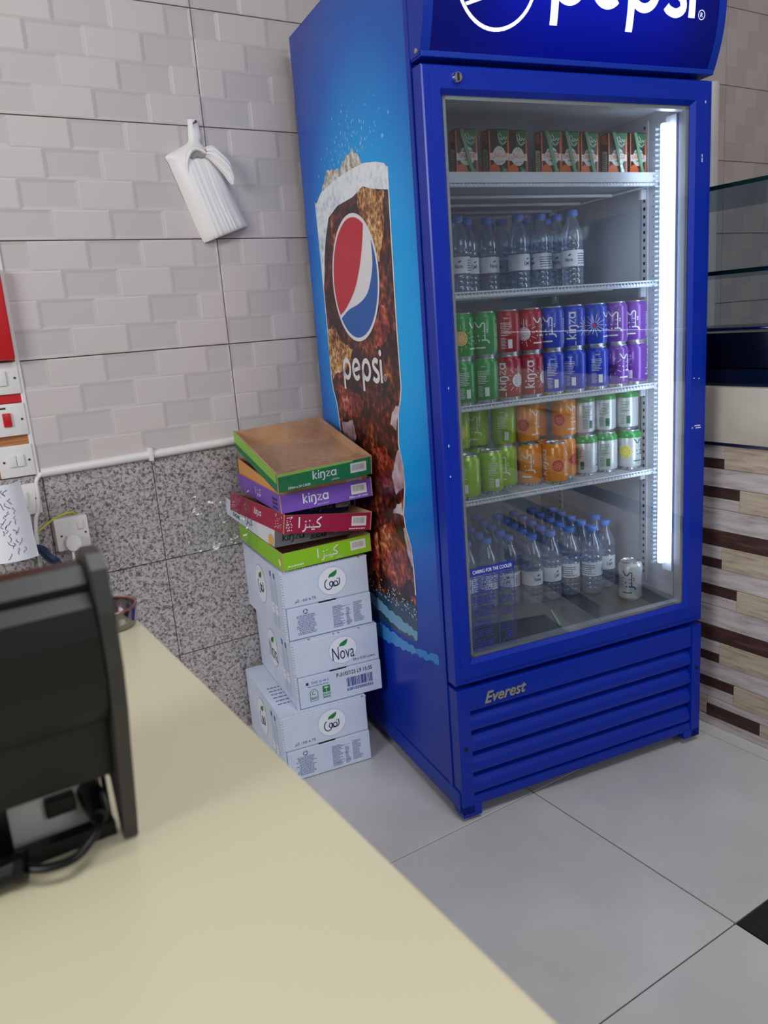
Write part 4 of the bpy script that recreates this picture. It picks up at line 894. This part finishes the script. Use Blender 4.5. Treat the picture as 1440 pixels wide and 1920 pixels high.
dk = M('tray_print_green', (12, 92, 66), .45); blk = M('tray_print_black', (34, 34, 38), .5)
FP(f, [(xf(kw, .0178, .056, .024), dk), (xf(text2d('ZERO', .054, .017, .02, .2), 1, .140, .034), blk), (xf(text2d('SUGAR', .054, .013, .02, .2), 1, .138, .013), blk)])
LPt(l_, [(xf(ka, .014, .21, .026), dk), (xf(text2d('ZERO', .05, .014, .02), 1, .125, .034), dk), (xf(text2d('SUGAR', .05, .012, .02), 1, .125, .016), dk), (disc(.352, .018, .016, 18), M('slice_orange_dark', (232, 176, 92), .4))], .37)
t, f, l_ = tray('crimson can tray with Arabic lettering and pomegranate dots, tilted in the stack', (-.119, -.441, .735, -.023, .008, .155), crim, crim)
dots = [disc(.004+.018*random.Random(k).random(), .006+.04*random.Random(k+50).random(), .0016, 6) for k in range(26)]
FP(f, [(xf(ka, .0190, .075, .024), mWh), (merge(*dots), mWh), (textlines(.195, .005, .245, .010, 1, .6, 3, 0), mWh)]); LPt(l_, [(xf(kw, .013, .215, .028), mWh), (merge(*[disc(.33+.05*random.Random(k).random(), .006+.04*random.Random(k+90).random(), .0016, 6) for k in range(22)]), mWh)])
t, f, l_ = tray('navy blue can tray peeking out between the purple and crimson trays', (-.052, -.300, .738, -.085, .09, .05), nvy, nvy, w=.222, d=.28)
FP(f, [(xf(kw, .0178, .115, .025), M('tray_print_grey', (120, 122, 150), .5))])
t, f, l_ = tray('purple can tray with white Latin lettering, below the green tray', (-.111, -.427, .786, -.115, .015, -.025), purp, purp)
FP(f, [(xf(kw, .0190, .098, .026), mWh), (xf(text2d('BLACKCURRANT', .034), 1, .118, .007), mWh), (xf(text2d('320ml x 24 CANS', .056, .006, .02), 1, .222, .0075), mWh)]); LPt(l_, [(xf(ka, .014, .20, .026), mWh), (merge(*[disc(.33+.011*(k % 4), .010+.012*(k//4), .0045, 8) for k in range(12)]), M('berry_ink', (58, 30, 96), .4))])
t, f, l_ = tray('orange can tray nested inside the purple tray, only its side showing', (-.108, -.418, .806, -.118, .10, -.03), ora, ora, w=.25, d=.372, h=.045)
gt, f, l_ = tray('green can tray on top of the stack, empty inside, wrapped in film', (-.128, -.458, .850, -.124, .203, -.048), dgreen, dgreen, left_top=cb('lime_green', (138, 192, 70)))
FP(f, [(xf(kw, .0172, .128, .027), mWh), (xf(text2d('LEMON', .022), 1, .158, .008), mWh), (xf(text2d('320ml x 24 CANS', .062, .0068, .02), 1, .056, .008), mWh)])
MB().add([(0, -.0034, TRH-.007), (TRW*.8, -.0034, TRH-.004), (TRW*.8, -.0034, TRH+.0002), (0, -.0034, TRH+.0002)], [(0, 1, 2, 3)], cb('lime_green', (138, 192, 70))).build('lime_band', f)
m_film = see_through('clear_film', (244, 245, 247), .14, .012, .16)
m_film2 = see_through('clear_film_loose', (238, 240, 244), .2, .03, .3)
def N3(x, y, z, s): return noise.noise(Vector((x*s, y*s, z*s)))
def film(s, t_):
    x = -.006+s*(TRW+.012); L = t_*.36
    if L < .06: y, z = -.008, -.006+L
    else: y, z = -.008+(L-.06)*.98, .056-.030*math.sin(min((L-.06)/.15, 1)*PI*.55)
    a = .008 if L > .03 else .003
    return (x, y-abs(N3(x, L, 3, 40))*a*.6, z+N3(x, L, 0, 38)*a+N3(x, L, 7, 90)*.003)
MB().grid(46, 60, film, m_film).build('film_wrap', gt, label='crumpled clear film')
def film2(s, t_):
    x = TRW*.45+s*TRW*.55; y = .20+t_*.19
    return (x, y, .058+N3(x, y, 1, 30)*.012-.01*s*(1-s))
MB().grid(26, 26, film2, m_film).build('film_wrap', gt)
def film3(s, t_):
    x = -.30+s*.183+N3(s, t_, 2, 4)*.02*(1-s); z = .66+t_*.18+N3(s, t_, 5, 3)*.03*s
    return (x, -.20-.02*s+N3(s*2, t_*2, 0, 3)*.025+N3(s, t_, 9, 7)*.006, z)
MB().grid(30, 34, film3, m_film2).build('loose_film', None, label='loose crumpled clear film hanging off the left of the trays', cat='film')

# ------------------------------------------------------------------ bundle of plastic bags on the wall
m_bag = M('white_thin_plastic', (236, 232, 228), .42, spec=.4)
bag = thing('bag_bundle', 'bundle of white plastic carrier bags hung on the tiled wall', 'plastic bags', (-.05, -.009, 1.5))
Lp = [(-.081, 1.843), (-.085, 1.80), (-.089, 1.783), (-.118, 1.766), (-.157, 1.744), (-.150, 1.725), (-.133, 1.675), (-.113, 1.615), (-.094, 1.56), (-.078, 1.519), (-.074, 1.516)]
Rp = [(-.052, 1.843), (-.046, 1.80), (-.050, 1.783), (-.030, 1.766), (-.003, 1.748), (.012, 1.72), (.020, 1.675), (.032, 1.635), (.048, 1.60), (.064, 1.566), (.062, 1.560)]
dp = [.008, .013, .015, .02, .026, .032, .038, .040, .040, .036, .018]
Ls, Rs, Ds = smooth_path(Lp, 4), smooth_path(Rp, 4), smooth_path([(x,) for x in dp], 4)
nl = len(Ls)-1
def bagf(s, t_):
    k = min(int(round(t_*nl)), nl); a, b, d_ = Ls[k], Rs[k], Ds[k][0]
    e = abs(2*s-1); prof_ = (1-e**5)*(.8+.2*math.cos(PI*(s-.35)))
    rip = .0014*math.sin(s*29+t_*3+2*math.sin(s*7))*t_*t_+.0009*math.sin(s*53+t_*5+math.sin(s*11))*t_
    x = a[0]+(b[0]-a[0])*s; z = a[1]+(b[1]-a[1])*s
    return (x+.05, -d_*prof_-abs(rip)*2*(1 if e < .9 else .2), z-1.5)
MB().grid(40, nl, bagf, m_bag).build('bags', bag, True)
def backf(s, t_):
    p_ = bagf(s, t_); return (p_[0], -.0005, p_[2])
MB().grid(4, nl, lambda s, t_: backf(s, t_), m_bag).build('back_layer', bag, True)
Ue = smooth_path([(-.054, 1.766), (-.030, 1.771), (-.008, 1.753), (.012, 1.729), (.020, 1.692), (.017, 1.668)], 5)
Le = smooth_path([(-.054, 1.741), (-.044, 1.734), (-.026, 1.714), (-.008, 1.692), (.002, 1.677), (.010, 1.667)], 5); nh = len(Ue)-1
def hnd(s, t_):
    k = int(round(t_*nh)); a, b = Ue[k], Le[k]
    y = -.026-.016*math.sin(min(t_*1.6, 1)*PI/2)-.022*math.sin(s*PI)**.6*(1-.5*t_)-.0015*math.sin(s*26+t_*6)
    return (a[0]+(b[0]-a[0])*s+.05, y, a[1]+(b[1]-a[1])*s-1.5)
MB().grid(22, nh, hnd, m_bag).build('bag_handle', bag, True)
fp_ = smooth_path([(-.108, -.030, 1.690), (-.110, -.034, 1.722), (-.100, -.036, 1.748), (-.082, -.034, 1.760), (-.064, -.036, 1.757), (-.052, -.040, 1.748)], 6)
MB().tube([(x+.05, y, z-1.5) for x, y, z in fp_], [.0015+.0045*math.sin(PI*k/(len(fp_)-1))**.7 for k in range(len(fp_))], m_bag, 10).build('fold_ridge', bag, True)
hl = [(-.100+.05, 1.738-1.5), (-.092+.05, 1.748-1.5), (-.080+.05, 1.753-1.5), (-.066+.05, 1.750-1.5), (-.056+.05, 1.742-1.5), (-.066+.05, 1.738-1.5), (-.080+.05, 1.741-1.5), (-.090+.05, 1.735-1.5)]
MB().prism(hl, lambda x, z, t: (x, t, z), -.0345, -.020, M('bag_hollow_shade', (150, 142, 138), .6)).build('handle_hollow_shade', bag)  # darker patch: shade of the handle hollow put in as grey colour
MB().lathe([(.0022, 0), (.0022, .03), (.004, .031), (.004, .033)], m_dot, 8).build('wall_nail', None, loc=(-.068, -.004, 1.832), rot=(PI/2, 0, 0), label='dark nail in the tiled wall holding the bags', cat='nail')

# ------------------------------------------------------------------ curled price sheet by the switches
m_pap = M('white_paper', (232, 232, 236), .6)
pth = smooth_path([(-.689, -.165), (-.722, -.182), (-.765, -.180), (-.808, -.150), (-.815, -.105), (-.785, -.062), (-.735, -.034), (-.70, -.026), (-.662, -.020)], 6); npz = len(pth)-1
def pap(s, t_):
    k = min(int(round(s*npz)), npz); x, y = pth[k]
    top = .938 if k < 24 else .938-.11*((k-24)/(npz-24))**1.2
    bot = .742+(0.004*k/npz)
    z = bot+(top-bot)*t_
    sh_ = (1-t_)*.012*max(0, 1-k/14)
    return (x+sh_, y, z)
ps = MB().grid(npz, 10, pap, m_pap).build('curled_paper', None, True, label='curled white paper with handwriting hung by the switches', cat='paper')
hw = MB(); rh = random.Random(4)
for c_ in range(4):
    z_ = .925
    while z_ > .765:
        x0 = -.728-.012*c_+.004*rh.random()+(.94-z_)*.11
        pts = [(x0, z_)]
        for q_ in range(4): pts.append((pts[-1][0]+rh.uniform(-.006, .006), pts[-1][1]-rh.uniform(.001, .006)))
        r_ = ribbon(pts, .0013); hw.add([(x, -.1845, z) for x, z in r_[0]], r_[1], m_navy); z_ -= .020+.012*rh.random()
hw.build('handwriting', ps, kind='stuff')

# ------------------------------------------------------------------ sales terminal on the front counter
rg = thing('sales_terminal', 'black sales terminal seen from behind on the cream counter', 'terminal', (-1.0, -1.66, .9))
def RY(y, z, t): return (t+1.0, y+1.66, z-.9)
bp_ = [(-1.60, .985), (-1.735, 1.100), (-1.750, 1.117), (-1.772, 1.118), (-1.782, 1.108), (-1.780, 1.102), (-1.789, 1.094), (-1.793, 1.075), (-1.791, 1.045), (-1.784, 1.022), (-1.776, 1.011), (-1.768, 1.006), (-1.754, .958), (-1.746, .956), (-1.60, .965)]
recalc(MB().prism(bp_, RY, -1.30, -.859, m_blk).build('housing', rg))
ck = [(-1.60, 1.0), (-1.745, 1.116), (-1.765, 1.128), (-1.784, 1.127), (-1.792, 1.118), (-1.797, 1.09), (-1.795, 1.05), (-1.788, 1.018), (-1.777, .985), (-1.760, .925), (-1.752, .902), (-1.744, .902), (-1.735, .945), (-1.64, .945), (-1.63, .902), (-1.60, .902)]
recalc(MB().prism(ck, RY, -.858, -.848, m_blk2).build('side_cheek', rg)); recalc(MB().prism(ck, RY, -1.313, -1.30, m_blk2).build('side_cheek', rg))
MB().box((-.30, -.078, 0), (.14, -.066, .011), m_blk).build('base_bar', rg)
MB().box((-.28, -.052, .0), (.138, -.02, .056), M('grey_connector_plate', (205, 202, 198), .5)).build('connector_plate', rg)
MB().bbox((.097, -.060, .020), (.118, -.0515, .034), m_blk, .001, 1).build('port', rg); MB().bbox((.1385, -.066, .004), (.1405, -.0515, .055), m_blk, .001, 1).build('bracket', rg); MB().bbox((.060, -.066, .004), (.072, -.0515, .055), m_blk, .001, 1).build('bracket', rg)
rc_ = thing('terminal_cable', 'black cable with round plug at the back of the sales terminal', 'cable', (-.9, -1.74, .9))
def RC(p): return (p[0]+.9, p[1]+1.74, p[2]-.9)
MB().tube([RC(p) for p in smooth_path([(-.872, -1.750, .926), (-.880, -1.764, .922), (-.895, -1.772, .916), (-.914, -1.766, .913), (-.928, -1.753, .913)], 6)], .0032, m_blk, 10).build('cord', rc_, True)
MB().tube([RC(p) for p in ((-.871, -1.7125, .928), (-.8715, -1.732, .928), (-.872, -1.751, .926))], [.009, .009, .0065], m_blk, 14).build('connector', rc_, True)
MB().tube([RC(p) for p in ((-.924, -1.754, .913), (-.930, -1.752, .913), (-.931, -1.752, .913), (-.98, -1.757, .912))], [.0105, .0105, .0085, .0085], m_blk, 14).build('ferrite', rc_, True)
ds = thing('glass_ashtray', 'small round glass dish at the far corner of the cream counter', 'dish', (-.752, -1.282, .9))
m_dish = see_through('smoky_glass', (176, 168, 170), .05, .12, .6)
MB().lathe([(.030, .0), (.034, .004), (.037, .026), (.034, .028), (.031, .008), (.001, .006)], m_dish, 24).build('bowl', ds, True)
MB().lathe([(.0355, .024), (.0378, .027), (.0365, .0285), (.034, .0275)], M('brown_rim', (120, 70, 60), .3), 24, cap=False).build('rim', ds, True)
